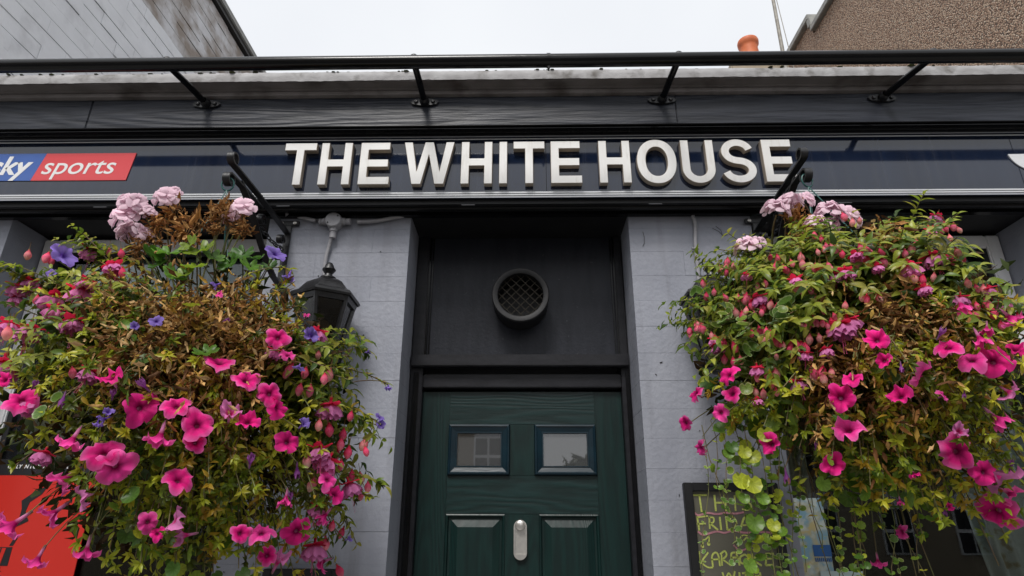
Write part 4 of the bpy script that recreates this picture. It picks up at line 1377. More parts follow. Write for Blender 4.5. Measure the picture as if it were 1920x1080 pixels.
class Leaves:
    def __init__(self):
        self.k, self.p, self.d, self.n, self.s, self.t = [], [], [], [], [], []
    def add(self, kind, p, d, n, s, t=None):
        self.k.append(kind); self.p.append(p); self.d.append(d); self.n.append(n); self.s.append(s)
        self.t.append(int(rng.integers(len(PAL[kind]))) if t is None else t)

def emit(L, plant, leafname, stuffname, n_obj, kinds):
    """nearest, largest leaves become single objects; the rest one mass"""
    idx = [i for i, k_ in enumerate(L.k) if k_ in kinds]
    if not idx: return
    P = np.array([L.p[i] for i in idx]); S = np.array([L.s[i] for i in idx])
    R = frames(np.array([L.d[i] for i in idx]), np.array([L.n[i] for i in idx]))
    v = P-CAM
    zc = v@FW
    px, py = 960+F_PX*(v@RT)/zc, 540-F_PX*(v@UP)/zc
    inside = (px > -5) & (px < 1925) & (py < 1085)
    score = S/zc*(0.4+np.abs(np.einsum('ij,ij->i', R[:, :, 2], -v/np.linalg.norm(v, axis=1)[:, None])))*inside*np.array([0.0 if L.k[i] == 'filler' else 1.0 for i in idx])
    # leaves on the outside of the mass first
    score = score*np.exp(-2.2*(zc-zc.min()))
    order = np.argsort(-score)
    solo = set(order[:n_obj].tolist()) if n_obj else set()
    for j in solo:
        i = idx[j]
        o_ = bpy.data.objects.new(leafname, tpl_mesh(L.k[i], L.t[i]))
        col.objects.link(o_)
        o_.parent = plant
        m4 = Matrix.Identity(4)
        for a in range(3):
            for b in range(3):
                m4[a][b] = R[j][a, b]*S[j]
            m4[a][3] = P[j][a]-WP[plant][a]
        o_.matrix_basis = m4
    VV, FF, CC, off = [], [], [], 0
    mats_, mi = [], []
    for k_ in kinds:
        sel = [j for j in range(len(idx)) if L.k[idx[j]] == k_ and j not in solo]
        if not sel: continue
        V, F, C = TPL[k_]
        sel = np.array(sel)
        pts = np.einsum('nij,kj->nki', R[sel]*S[sel][:, None, None], V)+P[sel][:, None, :]-WP[plant]
        nv = len(V)
        f = F[None]+(np.arange(len(sel))*nv)[:, None, None]+off
        tint = np.array([PAL[k_][L.t[idx[j]]] for j in sel])*rng.uniform(.75, 1.25, (len(sel), 1))
        cc = np.minimum(tint[:, None, :]*C[None], .62)
        VV.append(pts.reshape(-1, 3)); FF.append(f.reshape(-1, 3)); CC.append(cc.reshape(-1, 3))
        if MATK[k_] not in mats_: mats_.append(MATK[k_])
        mi += [mats_.index(MATK[k_])]*(len(sel)*len(F))
        off += len(sel)*nv
    if VV:
        me = tri_mesh(stuffname, np.vstack(VV), np.vstack(FF), np.vstack(CC), mats_[0])
        for m_ in mats_[1:]:
            me.materials.append(m_)
        me.polygons.foreach_set('material_index', mi)
        o_ = link_mesh(stuffname, me, plant, WP[plant])
        tag(o_, kind='stuff')

# ---- flower meshes
HOT, HOT2, EDGE = np.array((.95, .020, .28)), np.array((.96, .06, .38)), np.array((.97, .18, .52))
THROAT = np.array((.22, .0, .06))
def petunia_mesh(name, c_throat, c_mid, c_edge, c_tube, seed, depth=1.0, ruffle=0.07, close=0.0):
    r_ = np.random.default_rng(seed)
    prof = [(0.06, -.95, c_tube*.8), (.085, -.75, c_tube), (.10, -.5, c_tube), (.13, -.30, c_throat), (.22, -.16, c_throat*.75+c_mid*.25), (.42, -.05, c_mid*.86), (.64, .02, c_mid), (.84, .02, c_mid*.5+c_edge*.5), (1.0, -.03, c_edge)]
    seg = 30
    V, C, F = [], [], []
    ph = r_.uniform(0, 6, 6)
    for (r, z, c) in prof:
        for k_ in range(seg):
            a = 2*PI*k_/seg
            lob = 1-(0.23*(1-abs(math.cos(2.5*a))**.55))*max(0, r-.35)/.65
            irr = 1+0.10*r*math.sin(a*2+ph[0])+.07*r*math.sin(a*3+ph[1])
            zz = z*depth+1.45*ruffle*r**2.2*(math.sin(5*a+ph[2])+.7*math.sin(8*a+ph[3])+.5*math.sin(13*a+ph[4])+.8*math.sin(2*a+ph[5]))
            rr = r*lob*irr
            if close: rr = rr*(1-close*min(1, r*1.1)); zz += close*.75*max(0, r-.12)
            V.append((rr*math.cos(a), rr*math.sin(a), zz))
            vein = 1-.42*(abs(math.cos(2.5*a))**14)*(r > .15)*(1-r*.75)-.10*(k_ % 2)*(r > .3)*(1-.5*r)
            C.append(np.array(c)*vein)
    bx, by = r_.uniform(-.38, .12, 2)
    V = [(x, y, z+bx*x*x+by*y*y+.18*(bx-by)*x*y) for x, y, z in V]
    n = len(prof)
    for i in range(n-1):
        for k_ in range(seg):
            a, b = i*seg+k_, i*seg+(k_+1) % seg
            F += [(a, b, b+seg), (a, b+seg, a+seg)]
    # calyx
    b0 = len(V)
    for k_ in range(5):
        a = 2*PI*k_/5
        V += [(.07*math.cos(a-.4), .07*math.sin(a-.4), -.95*depth), (.07*math.cos(a+.4), .07*math.sin(a+.4), -.95*depth), (.17*math.cos(a), .17*math.sin(a), -.62*depth)]
        C += [np.array((.10, .16, .03))]*3
        F.append((b0+3*k_, b0+3*k_+1, b0+3*k_+2))
    return tri_mesh(name, V, F, np.array(C), m_petal)
PALEP, LIL = np.array((.72, .22, .50)), np.array((.30, .16, .62))
VIO, VIOT = np.array((.33, .22, .72)), np.array((.09, .03, .30))
TUBE = np.array((.62, .22, .42))
PET = {
    'h': [petunia_mesh('petunia_flower', THROAT, HOT, EDGE, TUBE, 1), petunia_mesh('petunia_flower', THROAT, HOT2, EDGE, TUBE, 2, ruffle=.10),
          petunia_mesh('petunia_flower', THROAT*1.3, HOT*.95, EDGE*.9, TUBE, 3, ruffle=.085), petunia_mesh('petunia_flower', THROAT, HOT*1.02, HOT2, TUBE, 4, ruffle=.12),
          petunia_mesh('petunia_flower', THROAT*1.2, HOT2, EDGE, TUBE, 21, 1.1, .14, .12), petunia_mesh('petunia_flower', THROAT, HOT, HOT2, TUBE, 22, 1.0, .15, .18), petunia_mesh('petunia_flower', THROAT, HOT*.9, EDGE*.95, TUBE, 23, 1.0, .13)],
    's': [petunia_mesh('petunia_flower', THROAT*1.5, HOT2, EDGE, TUBE, 5, 1.15, .10, .30), petunia_mesh('petunia_flower', THROAT*2, HOT2, EDGE, TUBE, 6, 1.1, .13, .42)],
    'p': [petunia_mesh('petunia_flower', HOT*.6, PALEP, PALEP*1.12, TUBE, 7, 1.0, .12), petunia_mesh('petunia_flower', HOT*.6, PALEP, PALEP, TUBE, 8, 1.1, .14, .35)],
    'v': [petunia_mesh('petunia_flower', VIOT, VIO*.85, VIO, LIL, 9, .9, .07), petunia_mesh('petunia_flower', VIOT, VIO*.8, VIO*.95, LIL, 10, 1.0, .10, .3)],
    'b': [petunia_mesh('petunia_bud', np.array((.25, .05, .3)), np.array((.36, .10, .38)), np.array((.45, .18, .45)), np.array((.3, .12, .3)), 11, 1.1, .10, .72)],
}

def fuchsia_mesh(seed):
    r_ = np.random.default_rng(seed)
    V, C, F = [], [], []
    RED, PINK, PUR = np.array((.72, .022, .075)), np.array((.76, .13, .30)), np.array((.66, .20, .44))
    def ring(prof, seg, cols, ruf=0.0, nr=7):
        b0 = len(V)
        ph = r_.uniform(0, 6, 3)
        for i, (r, z) in enumerate(prof):
            for k_ in range(seg):
                a = 2*PI*k_/seg
                u = i/(len(prof)-1)
                s = ruf*u*(math.sin(nr*a+ph[0])+.6*math.sin((nr+4)*a+ph[1]))
                V.append((r*(1+s)*math.cos(a), r*(1+s)*math.sin(a), z+.5*ruf*u*math.sin((nr+2)*a+ph[2])*.5))
                C.append(cols[i]*(1-.22*(k_ % 3 == 0)*u))
        for i in range(len(prof)-1):
            for k_ in range(seg):
                a, b = b0+i*seg+k_, b0+i*seg+(k_+1) % seg
                F.extend([(a, b, b+seg), (a, b+seg, a+seg)])
    ring([(.012, .12), (.012, .0), (.05, -.04), (.055, -.1), (.04, -.14), (.06, -.24), (.10, -.32)], 8, [np.array((.2, .1, .05)), np.array((.2, .1, .05)), np.array((.25, .2, .05)), RED, RED, RED, RED])
    ring([(.10, -.30), (.24, -.38), (.34, -.50), (.37, -.66)], 34, [RED*.7+PUR*.3, PUR, PUR*1.1, PUR*1.35], .20)
    ring([(.09, -.32), (.20, -.44), (.28, -.60), (.29, -.76)], 28, [PUR*.8, PUR*.9, PUR, PUR*1.2], .24, 6)
    for k_ in range(4):
        a = PI/2*k_+r_.uniform(-.2, .2)
        up = r_.uniform(-.05, .22)
        d, s = np.array((math.cos(a), math.sin(a), 0)), np.array((-math.sin(a), math.cos(a), 0))
        b0 = len(V)
        for i, (l, w_, z) in enumerate(((.06, .10, -.26), (.20, .17, -.27), (.34, .15, -.30+up*.5), (.46, .02, -.33+up*.8))):
            V.extend([d*l-s*w_+(0, 0, z-.02), d*l+(0, 0, z+.02), d*l+s*w_+(0, 0, z-.02)])
            C.extend([RED, RED*.95+.05*PINK, RED])
        for i in range(3):
            q = b0+i*3
            F.extend([(q, q+3, q+1), (q+1, q+3, q+4), (q+1, q+4, q+2), (q+2, q+4, q+5)])
    for k_ in range(4):
        x, y = r_.uniform(-.06, .06, 2)
        b0 = len(V)
        e = r_.uniform(1.0, 1.35)
        V.extend([(x-.009, y, -.5), (x+.009, y, -.5), (x*1.4+.007, y*1.4, -e), (x*1.4-.007, y*1.4, -e), (x*1.4-.02, y*1.4, -e-.04), (x*1.4+.02, y*1.4, -e-.04)])
        C.extend([PINK]*6)
        F.extend([(b0, b0+1, b0+2), (b0, b0+2, b0+3), (b0+3, b0+2, b0+5), (b0+3, b0+5, b0+4)])
    return tri_mesh('fuchsia_flower', V, F, np.minimum(np.array(C), .8), m_petal)
def bud_mesh(seed, c0, c1, c2):
    V, C, F = [], [], []
    prof = [(.02, .75, (.16, .09, .03)), (.02, .08, (.2, .12, .05)), (.08, .03, (.2, .2, .05)), (.09, -.06, c0), (.07, -.10, c0), (.17, -.22, c0), (.28, -.45, c1), (.30, -.62, c1), (.22, -.84, c2), (.10, -.98, c2), (.0, -1.03, c2)]
    seg = 10
    for r, z, c in prof:
        for k_ in range(seg):
            a = 2*PI*k_/seg
            rr = r*(1+.07*math.cos(4*a))
            V.append((rr*math.cos(a), rr*math.sin(a), z)); C.append(np.array(c)*(1-.15*(k_ % 5 == 0)))
    for i in range(len(prof)-1):
        for k_ in range(seg):
            a, b = i*seg+k_, i*seg+(k_+1) % seg
            F += [(a, b, b+seg), (a, b+seg, a+seg)]
    return tri_mesh('fuchsia_bud', V, F, np.array(C), m_petal)
FUC = [fuchsia_mesh(s) for s in (1, 2, 3, 4)]
BUD = [bud_mesh(1, (.80, .06, .14), (.86, .16, .28), (.88, .32, .38)), bud_mesh(2, (.74, .04, .11), (.82, .09, .21), (.84, .20, .29)), bud_mesh(3, (.78, .16, .20), (.86, .32, .34), (.80, .52, .42))]

def geranium_head(seed, nfl=9, R_=.042, fr=.043):
    r_ = np.random.default_rng(seed)
    V, C, F = [], [], []
    P0, P1 = np.array((.90, .50, .66)), np.array((.94, .70, .80))
    for i in range(nfl):
        d = r_.normal(size=3); d[2] = abs(d[2])*.8+.1; d[1] -= .45
        d /= np.linalg.norm(d)
        c = d*R_*r_.uniform(.75, 1.05)*np.array((1.1, .9, .85))
        ax = np.cross(d, r_.normal(size=3)); ax /= np.linalg.norm(ax)
        ay = np.cross(d, ax)
        b0 = len(V)
        V.append(c-d*.006); C.append(P0*.62)
        for k_ in range(5):
            a = 2*PI*k_/5+r_.uniform(-.12, .12)
            u, s = ax*math.cos(a)+ay*math.sin(a), -ax*math.sin(a)+ay*math.cos(a)
            rr = fr*r_.uniform(.85, 1.12)
            q = len(V)
            for l, w_, h in ((.35, .17, .0), (.70, .40, .004), (.93, .36, .002)):
                V += [c+u*l*rr-s*w_*rr+d*(h+r_.uniform(-.002, .002)), c+u*l*rr+d*(h+.002), c+u*l*rr+s*w_*rr+d*(h+r_.uniform(-.002, .002))]
                C += [P1*(.82+.2*l)]*3
            V.append(c+u*1.02*rr+d*r_.uniform(-.004, .003)); C.append(P1)
            F += [(b0, q, q+1), (b0, q+1, q+2)]
            for t in range(2):
                a_ = q+t*3
                F += [(a_, a_+3, a_+1), (a_+1, a_+3, a_+4), (a_+1, a_+4, a_+2), (a_+2, a_+4, a_+5)]
            F += [(q+6, q+9, q+7), (q+7, q+9, q+8)]
    return tri_mesh('geranium_head', V, F, np.array(C), m_petal)
def dead_head(seed, n=46, R_=.045):
    r_ = np.random.default_rng(seed)
    V, C, F = [], [], []
    tv, tf, _ = TPL['dry']
    for i in range(n+24):
        d = r_.normal(size=3); d[2] = d[2]*.7+.15; d /= np.linalg.norm(d)
        c = d*R_*r_.uniform(.35, 1.1)
        dd = r_.normal(size=3)+d*.5+np.array((0, 0, -.6))
        Rm = frames(dd[None], r_.normal(size=(1, 3)))[0]*r_.uniform(.016, .034)
        b0 = len(V)
        V += list((Rm@tv.T).T+c)
        cc = np.array(((.46, .24, .085), (.36, .17, .05), (.54, .32, .13), (.22, .09, .03))[r_.integers(4)])
        C += [cc]*len(tv)
        F += (tf+b0).tolist()
        if i % 3 == 0:   # thin stalks
            q = len(V)
            s = np.cross(d, (0, 1, .2))*.0011
            V += [np.array((0, 0, -R_*.8))-s, np.array((0, 0, -R_*.8))+s, c+s, c-s]
            C += [np.array((.22, .13, .05))]*4
            F += [(q, q+1, q+2), (q, q+2, q+3)]
    return tri_mesh('faded_head', V, F, np.array(C), m_dry)
GER = [geranium_head(s, n) for s, n in ((1, 7), (2, 6), (3, 5), (4, 8))]
DEAD = [dead_head(s) for s in (1, 2, 3)]

def put(name, me, parent, pos, zdir, s, twist=None, xdir=None):
    z = np.array(zdir, float); z /= np.linalg.norm(z)
    a = np.array(xdir if xdir is not None else rng.normal(size=3))
    x = np.cross(a, z); x /= np.linalg.norm(x)
    y = np.cross(z, x)
    o_ = bpy.data.objects.new(name, me)
    col.objects.link(o_)
    o_.parent = parent
    m4 = Matrix.Identity(4)
    for i in range(3):
        m4[i][0], m4[i][1], m4[i][2] = x[i]*s, y[i]*s, z[i]*s
        m4[i][3] = pos[i]-WP[parent][i]
    o_.matrix_basis = m4
    return o_

class Basket:
    def __init__(self, c, r, hook, label):
        self.c, self.r, self.hook = np.array(c), np.array(r), hook
        self.e = empty('hanging_basket', c, label, 'flower basket', 'hanging baskets of mixed flowers')
        self.rim_z = self.c[2]+0.12
        self.stems = {}
    def plant(self, name):
        p = bpy.data.objects.new(name, None)
        return p
    def hit(self, px, py, grow=1.0):
        d = ray(px, py)
        o = (CAM-self.c)/(self.r*grow)
        q = d/(self.r*grow)
        A, B, C_ = q@q, 2*o@q, o@o-1
        D = B*B-4*A*C_
        if D > 0:
            return CAM+d*((-B-math.sqrt(D))/(2*A))
        t = -B/(2*A)          # just outside: nearest pass
        return CAM+d*t
    def out(self, p):
        n = (p-self.c)/(self.r**2)
        return n/np.linalg.norm(n)
    def bez(self, P, lift=0.10, n=8, z0=0.0):
        s = self.c+np.array([rng.normal()*.07, rng.normal()*.06, 0.10+rng.normal()*.03+z0])
        o = self.out(P)
        m = s*.45+P*.55+np.array([0, 0, lift+max(0, s[2]-P[2])*.35])+np.array([o[0], o[1], 0])*.05+rng.normal(size=3)*.02
        t = np.linspace(0, 1, n)[:, None]
        return (1-t)**2*s+2*t*(1-t)*m+t*t*P

def grow(B, L, kind, zones, stems, tips=None):
    up = np.array([0, 0, 1.0])
    for (px, py, spread, nb) in zones:
        for _ in range(int(nb*(1.55 if kind == 'fuchsia' else 1.35 if kind == 'narrow' else 1.2))):
            x_, y_ = px+rng.normal()*spread*.6, py+rng.normal()*spread*.6
            P = B.hit(x_, y_)
            o = B.out(P)
            P = P+o*(rng.normal()*.035+(.02 if kind == 'dry' else 0))+rng.normal(size=3)*.012
            C_ = B.bez(P, .08 if kind != 'dry' else .05)
            if rng.random() < .45: stems.append((C_, 0.0016 if kind != 'dry' else .0014))
            T = np.gradient(C_, axis=0); T /= np.linalg.norm(T, axis=1)[:, None]+1e-9
            if kind == 'fuchsia':
                nl = 13
                base_t = int(rng.integers(6))
                for i in range(nl):
                    t = .42+.58*i/(nl-1)
                    f = t*(len(C_)-1); a = min(int(f), len(C_)-2); w_ = f-a
                    p = C_[a]*(1-w_)+C_[a+1]*w_
                    tg = T[a]
                    sd_ = np.cross(tg, up+rng.normal(size=3)*.5); sd_ /= np.linalg.norm(sd_)+1e-9
                    for sg in (-1, 1):
                        if rng.random() < .12: continue
                        d = tg*rng.uniform(.1, .7)+sd_*sg*.9+o*.35+np.array([0, 0, rng.uniform(-.45, .2)])
                        nrm = up*.60+o*.80+np.array([0, -.2, 0])+rng.normal(size=3)*.28
                        tt = base_t if rng.random() < .5 else None
                        L.add('fuchsia', p, d, nrm, rng.uniform(.024, .046)*(.75 if t > .92 else 1), tt)
                if tips is not None: tips.append((P, o))
            elif kind == 'narrow':
                nl = 26
                base_t = int(rng.integers(6))
                for i in range(nl):
                    t = .40+.60*i/(nl-1)
                    f = t*(len(C_)-1); a = min(int(f), len(C_)-2); w_ = f-a
                    p = C_[a]*(1-w_)+C_[a+1]*w_
                    rd = rng.normal(size=3); rd /= np.linalg.norm(rd)
                    L.add('narrow', p, rd*.9+T[a]*.5+o*.3+up*.15, up*.6+o*.7+rng.normal(size=3)*.45, rng.uniform(.015, .029), base_t if rng.random() < .6 else None)
                for i in range(7):
                    rd = rng.normal(size=3)
                    L.add('narrow', P, rd*.6+o*.5+T[-1]*.4+up*.2, o+up*.4+rng.normal(size=3)*.3, rng.uniform(.015, .027), base_t)
            elif kind == 'dry':
                for i in range(24):
                    t = .35+.65*rng.random()
                    f = t*(len(C_)-1); a = min(int(f), len(C_)-2); w_ = f-a
                    p = C_[a]*(1-w_)+C_[a+1]*w_+rng.normal(size=3)*.014
                    L.add('dry', p, rng.normal(size=3)+np.array([0, 0, -.7]), rng.normal(size=3)+o*.4, rng.uniform(.012, .028))
            elif kind in ('round', 'varieg'):
                for i in range(9):
                    t = .5+.5*i/8
                    f = t*(len(C_)-1); a = min(int(f), len(C_)-2); w_ = f-a
                    p = C_[a]*(1-w_)+C_[a+1]*w_
                    rd = rng.normal(size=3); rd /= np.linalg.norm(rd)
                    L.add(kind, p, rd+o*.5, o*.8+up*.6+rng.normal(size=3)*.35, rng.uniform(.026, .046))

def stems_obj(stems, parent_name, basket):
    mb_ = MB()
    for C_, r in stems:
        mb_.tube(C_, r, 4, cap=False)
    o_ = obj(parent_name, mb_, m_stem, basket.e, smooth=180, origin=basket.c)
    return o_

def trail(B, L, kind, px, py, length, stems, Y, s0=.030, dens=.024, seed_t=None):
    """a stem that hangs down from the mass with leaves along it"""
    p0 = at(px, py, Y)
    a = rng.uniform(0, 6)
    n = max(4, int(length/.05))
    sway = rng.normal()*.035
    pts = [B.c*.35+p0*.65+np.array([0, .05, .16]), p0+np.array([0, .02, .05])]
    for i in range(n+1):
        u = i/n
        pts.append(p0+np.array([sway*u+.010*math.sin(a+u*7), .012*math.sin(a+u*5), -length*u]))
    stems.append((np.array(pts), .0012))
    m_ = int(length/dens)
    for i in range(m_):
        if rng.random() < .15: continue
        u = (i+.5)/m_
        p = p0+np.array([sway*u+.010*math.sin(a+u*7), .012*math.sin(a+u*5), -length*u])
        for sg in (-1, 1):
            if rng.random() < .25: continue
            d = np.array([sg*rng.uniform(.5, 1), -rng.uniform(.1, .7), rng.uniform(-.4, .3)])
            L.add(kind, p, d, np.array([0, -.8, .55])+rng.normal(size=3)*.35, s0*rng.uniform(.38, .95)*(1-.35*u), seed_t)

def zc_of(p): return float((p-CAM)@FW)

def dress(B, bowl_z):
    """bowl, hook and wires"""
    cx, cy, cz = B.c
    mb_ = MB()
    mb_.lathe([(0.0, -.20), (.10, -.19), (.17, -.14), (.205, -.06), (.215, 0.0), (.20, 0.002), (.19, -.03), (0, -.035)], (cx, cy, cz+.08), 'Z', 28)
    obj('basket_liner', mb_, m_bowl, B.e, smooth=60)
    mb_ = MB()
    mb_.tube([(cx+.218*math.cos(a), cy+.218*math.sin(a), cz+.082) for a in np.linspace(0, 2*PI, 33)], .004, 6, cap=False)
    for i in range(10):
        a = 2*PI*i/10
        mb_.tube([(cx+r*math.cos(a), cy+r*math.sin(a), cz+.08+z) for r, z in ((.218, 0), (.21, -.065), (.176, -.145), (.105, -.197), (.02, -.208))], .0022, 5)
    obj('basket_wire', mb_, m_wire, B.e, smooth=60)
    h = np.array(B.hook)
    mb_ = MB()
    ring_ = [h+np.array([.020*math.sin(a)*1.0, .004*math.sin(a), -.018+.026*math.cos(a)]) for a in np.linspace(0, 2*PI, 18)]
    mb_.tube(ring_, .0028, 6, cap=False)
    obj('hanging_ring', mb_, m_wire, B.e, smooth=60)
    for a in (PI*.5, PI*1.17, PI*1.83):
        mb_ = MB()
        mb_.tube([h+np.array([0, 0, -.042]), (cx+.215*math.cos(a), cy+.215*math.sin(a), cz+.084)], .0021, 6)
        obj('hanger_wire', mb_, m_wire, B.e, smooth=60)

def flowers(B, plant, lst):
    stalks = MB()
    for it in lst:
        kind, px, py, r = it[:4]
        p = B.hit(px, py, 1.05)
        o = B.out(p)
        zc = zc_of(p)
        rw = r*zc/F_PX*.97
        ms_ = PET[kind]
        me = ms_[int(rng.integers(len(ms_)))]
        toc = (CAM-p)/np.linalg.norm(CAM-p)
        if len(it) > 4:
            a = math.radians(it[4])
            d = .80*(math.cos(a)*RT+math.sin(a)*UP)+.45*toc
        else:
            d = o*.45+toc*.55+np.array([0, 0, .40])+rng.normal(size=3)*.24
        p = p+toc*.05
        put('bud' if kind == 'b' else 'flower', me, plant, p, d, rw)
        dn = d/np.linalg.norm(d)
        b0 = p-dn*rw*.9
        b2 = B.c+(p-B.c)*.74+np.array([0, .02, .03])
        b1 = (b0-dn*.03+b2)/2+np.array([0, 0, .015])
        tt = np.linspace(0, 1, 6)[:, None]
        stalks.tube((1-tt)**2*b0+2*tt*(1-tt)*b1+tt*tt*b2, .0016, 4, cap=False)
    tag(obj('flower_stalks', stalks, m_stem, plant, smooth=180), kind='stuff')

def core_fill(B, L, n, rlo=.35, rhi=.90):  # dark leaves added inside to keep light from passing through
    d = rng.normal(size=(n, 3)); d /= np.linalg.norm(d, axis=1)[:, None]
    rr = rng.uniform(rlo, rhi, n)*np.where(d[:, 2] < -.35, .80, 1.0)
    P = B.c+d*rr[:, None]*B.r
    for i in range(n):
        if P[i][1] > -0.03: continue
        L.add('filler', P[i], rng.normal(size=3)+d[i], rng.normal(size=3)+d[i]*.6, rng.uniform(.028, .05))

# ------------------------------------------------ left basket
BL = Basket((-1.055, -0.47, 1.86), (.575, .43, .55), HOOK_L, 'large hanging basket with dried brown centre left of the green door')
dress(BL, 0)
LF, LP, LD, LI = Leaves(), Leaves(), Leaves(), Leaves()
SF, SP, SD, SI, SG = [], [], [], [], []
tipsL = []
grow(BL, LF, 'fuchsia', [(55, 525, 50, 11), (150, 475, 45, 9), (60, 600, 60, 11), (150, 560, 55, 10), (205, 495, 40, 6), (20, 680, 50, 8), (110, 650, 50, 6),
     (600, 680, 40, 15), (650, 670, 35, 8), (620, 740, 50, 16), (675, 800, 28, 8), (640, 860, 45, 14), (600, 950, 50, 10), (625, 1000, 35, 6), (570, 620, 30, 5)], SF, tipsL)
grow(BL, LP, 'narrow', [(250, 710, 110, 11), (430, 755, 90, 12), (110, 730, 80, 14), (110, 790, 55, 10), (230, 800, 100, 20), (380, 850, 100, 22), (500, 830, 80, 15),
     (225, 920, 70, 14), (300, 930, 110, 22), (450, 950, 90, 18), (520, 1020, 80, 12), (330, 1040, 100, 16), (420, 1000, 90, 14), (560, 990, 45, 12), (600, 930, 40, 8), (260, 1040, 80, 12), (480, 920, 60, 10), (140, 1010, 40, 3), (510, 575, 40, 7), (560, 620, 30, 7), (490, 640, 60, 8), (350, 690, 80, 4), (200, 630, 60, 5)], SP)
grow(BL, LD, 'dry', [(340, 620, 110, 46), (450, 610, 75, 26), (240, 660, 90, 30), (400, 690, 100, 30), (330, 740, 110, 14), (300, 600, 60, 12), (420, 760, 60, 9), (250, 720, 60, 8), (550, 640, 40, 5), (480, 620, 60, 14), (360, 760, 90, 8), (520, 590, 25, 6)], SD)
grow(BL, LI, 'round', [(300, 1030, 60, 10), (370, 1050, 50, 8), (260, 980, 60, 5), (480, 1050, 50, 4), (330, 700, 90, 4), (270, 660, 60, 3)], SI)
grow(BL, LI, 'varieg', [(200, 680, 80, 3), (310, 640, 60, 3), (60, 690, 40, 2), (570, 640, 30, 2)], SI)
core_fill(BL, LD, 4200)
# sprays reaching out to the right, towards the doorway
for (px, py, tx, ty, k_) in ((600, 690, 728, 722, 'narrow'), (610, 760, 712, 795, 'narrow'), (630, 900, 722, 912, 'fuchsia'), (600, 650, 690, 662, 'fuchsia'), (640, 940, 700, 935, 'narrow'), (455, 520, 545, 505, 'narrow')):
    a, b = BL.hit(px, py), at(tx, ty, -.52 if ty > 600 else -.45)
    m = (a+b)/2+np.array([0, 0, .035])
    t = np.linspace(0, 1, 9)[:, None]
    C_ = (1-t)**2*a+2*t*(1-t)*m+t*t*b
    (SF if k_ == 'fuchsia' else SP).append((C_, .0018))
    for i in range(34):
        u = rng.random()*.95+.05
        j = min(int(u*8), 7)
        p = C_[j]+(C_[j+1]-C_[j])*(u*8-j)
        tg = C_[j+1]-C_[j]; tg /= np.linalg.norm(tg)
        rd = rng.normal(size=3)
        (LF if k_ == 'fuchsia' else LP).add(k_, p, rd*.6+tg*.8, np.array([0, -.4, .8])+rng.normal(size=3)*.3, rng.uniform(.016, .028) if k_ == 'narrow' else rng.uniform(.02, .038))
plF = stems_obj(SF, 'fuchsia_plant', BL)
plP = stems_obj(SP, 'petunia_plant', BL)
plD = stems_obj(SD, 'dried_plant', BL)
plI = stems_obj(SI, 'ground_ivy', BL)
emit(LF, plF, 'leaf', 'foliage', 280, ['fuchsia'])
emit(LP, plP, 'leaf', 'foliage', 260, ['narrow'])
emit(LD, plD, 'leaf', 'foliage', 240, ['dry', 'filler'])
emit(LI, plI, 'leaf', 'foliage', 160, ['round', 'varieg'])
flowers(BL, plP, [('h', 40, 748, 30), ('h', 265, 762, 34), ('h', 370, 795, 32), ('h', 465, 790, 25), ('p', 432, 772, 30), ('h', 505, 738, 24), ('h', 522, 764, 24), ('h', 540, 828, 24),
    ('h', 412, 678, 28), ('h', 462, 712, 26, 60), ('h', 521, 632, 23), ('h', 193, 848, 34), ('h', 216, 876, 36), ('s', 297, 826, 36, 250), ('h', 335, 897, 30, 70), ('s', 112, 905, 40, 215),
    ('s', 130, 832, 34, 235), ('s', 92, 968, 36, 215), ('s', 15, 990, 40, 215), ('s', 160, 1040, 32, 255), ('s', 66, 1056, 30, 240), ('h', 277, 980, 20), ('p', 340, 1005, 28, 190), ('p', 325, 975, 24, 160),
    ('h', 452, 1000, 20), ('h', 490, 997, 24, 90), ('h', 557, 997, 27), ('p', 525, 1046, 30), ('h', 500, 1040, 20), ('h', 600, 1055, 25, 200), ('h', 615, 898, 20), ('h', 628, 925, 21), ('s', 605, 972, 26, 230),
    ('h', 208, 708, 28, 120), ('h', 8, 712, 20), ('h', 366, 830, 20), ('h', 330, 760, 26), ('h', 295, 1000, 14), ('s', 535, 940, 24, 260), ('p', 150, 935, 24, 200), ('h', 540, 665, 16, 80),
    ('h', 575, 590, 8), ('h', 410, 550, 9), ('v', 583, 628, 21), ('v', 570, 793, 18), ('v', 120, 478, 24, 40), ('v', 517, 475, 20, 60), ('v', 541, 520, 18, 250), ('v', 192, 787, 17, 200), ('v', 203, 772, 14, 60), ('v', 182, 795, 12, 250),
    ('v', 403, 535, 13, 200), ('v', 293, 602, 13), ('v', 252, 612, 13), ('v', 97, 512, 11), ('b', 470, 862, 22, 80), ('b', 557, 885, 20, 270), ('b', 212, 738, 17, 80), ('b', 268, 720, 22, 130), ('b', 117, 752, 20, 250),
    ('b', 545, 930, 15, 90), ('b', 425, 600, 12, 20), ('v', 712, 782, 10), ('v', 714, 796, 10), ('v', 728, 727, 11, 270), ('v', 690, 660, 8, 260), ('v', 655, 1010, 10), ('b', 65, 720, 16, 60), ('v', 560, 690, 12, 250), ('b', 605, 700, 0.1)][:-1])
for px, py, s in ((38, 535, .075), (62, 530, .06), (105, 552, .08), (155, 540, .085), (178, 470, .075), (25, 607, .075), (62, 610, .08), (112, 580, .07), (15, 672, .10), (622, 755, .08), (600, 838, .075),
                  (625, 860, .08), (592, 1018, .08), (140, 600, .07), (168, 535, .06), (210, 500, .06), (30, 560, .06), (70, 760, .055), (180, 700, .06), (650, 905, .07), (598, 622, .06), (600, 950, .06), (520, 660, .05), (90, 850, .05)):
    p = BL.hit(px, py-14, 1.04)
    put('flower', FUC[int(rng.integers(4))], plF, p, np.array([0, 0, 1])+rng.normal(size=3)*.18, s*rng.uniform(.9, 1.1))
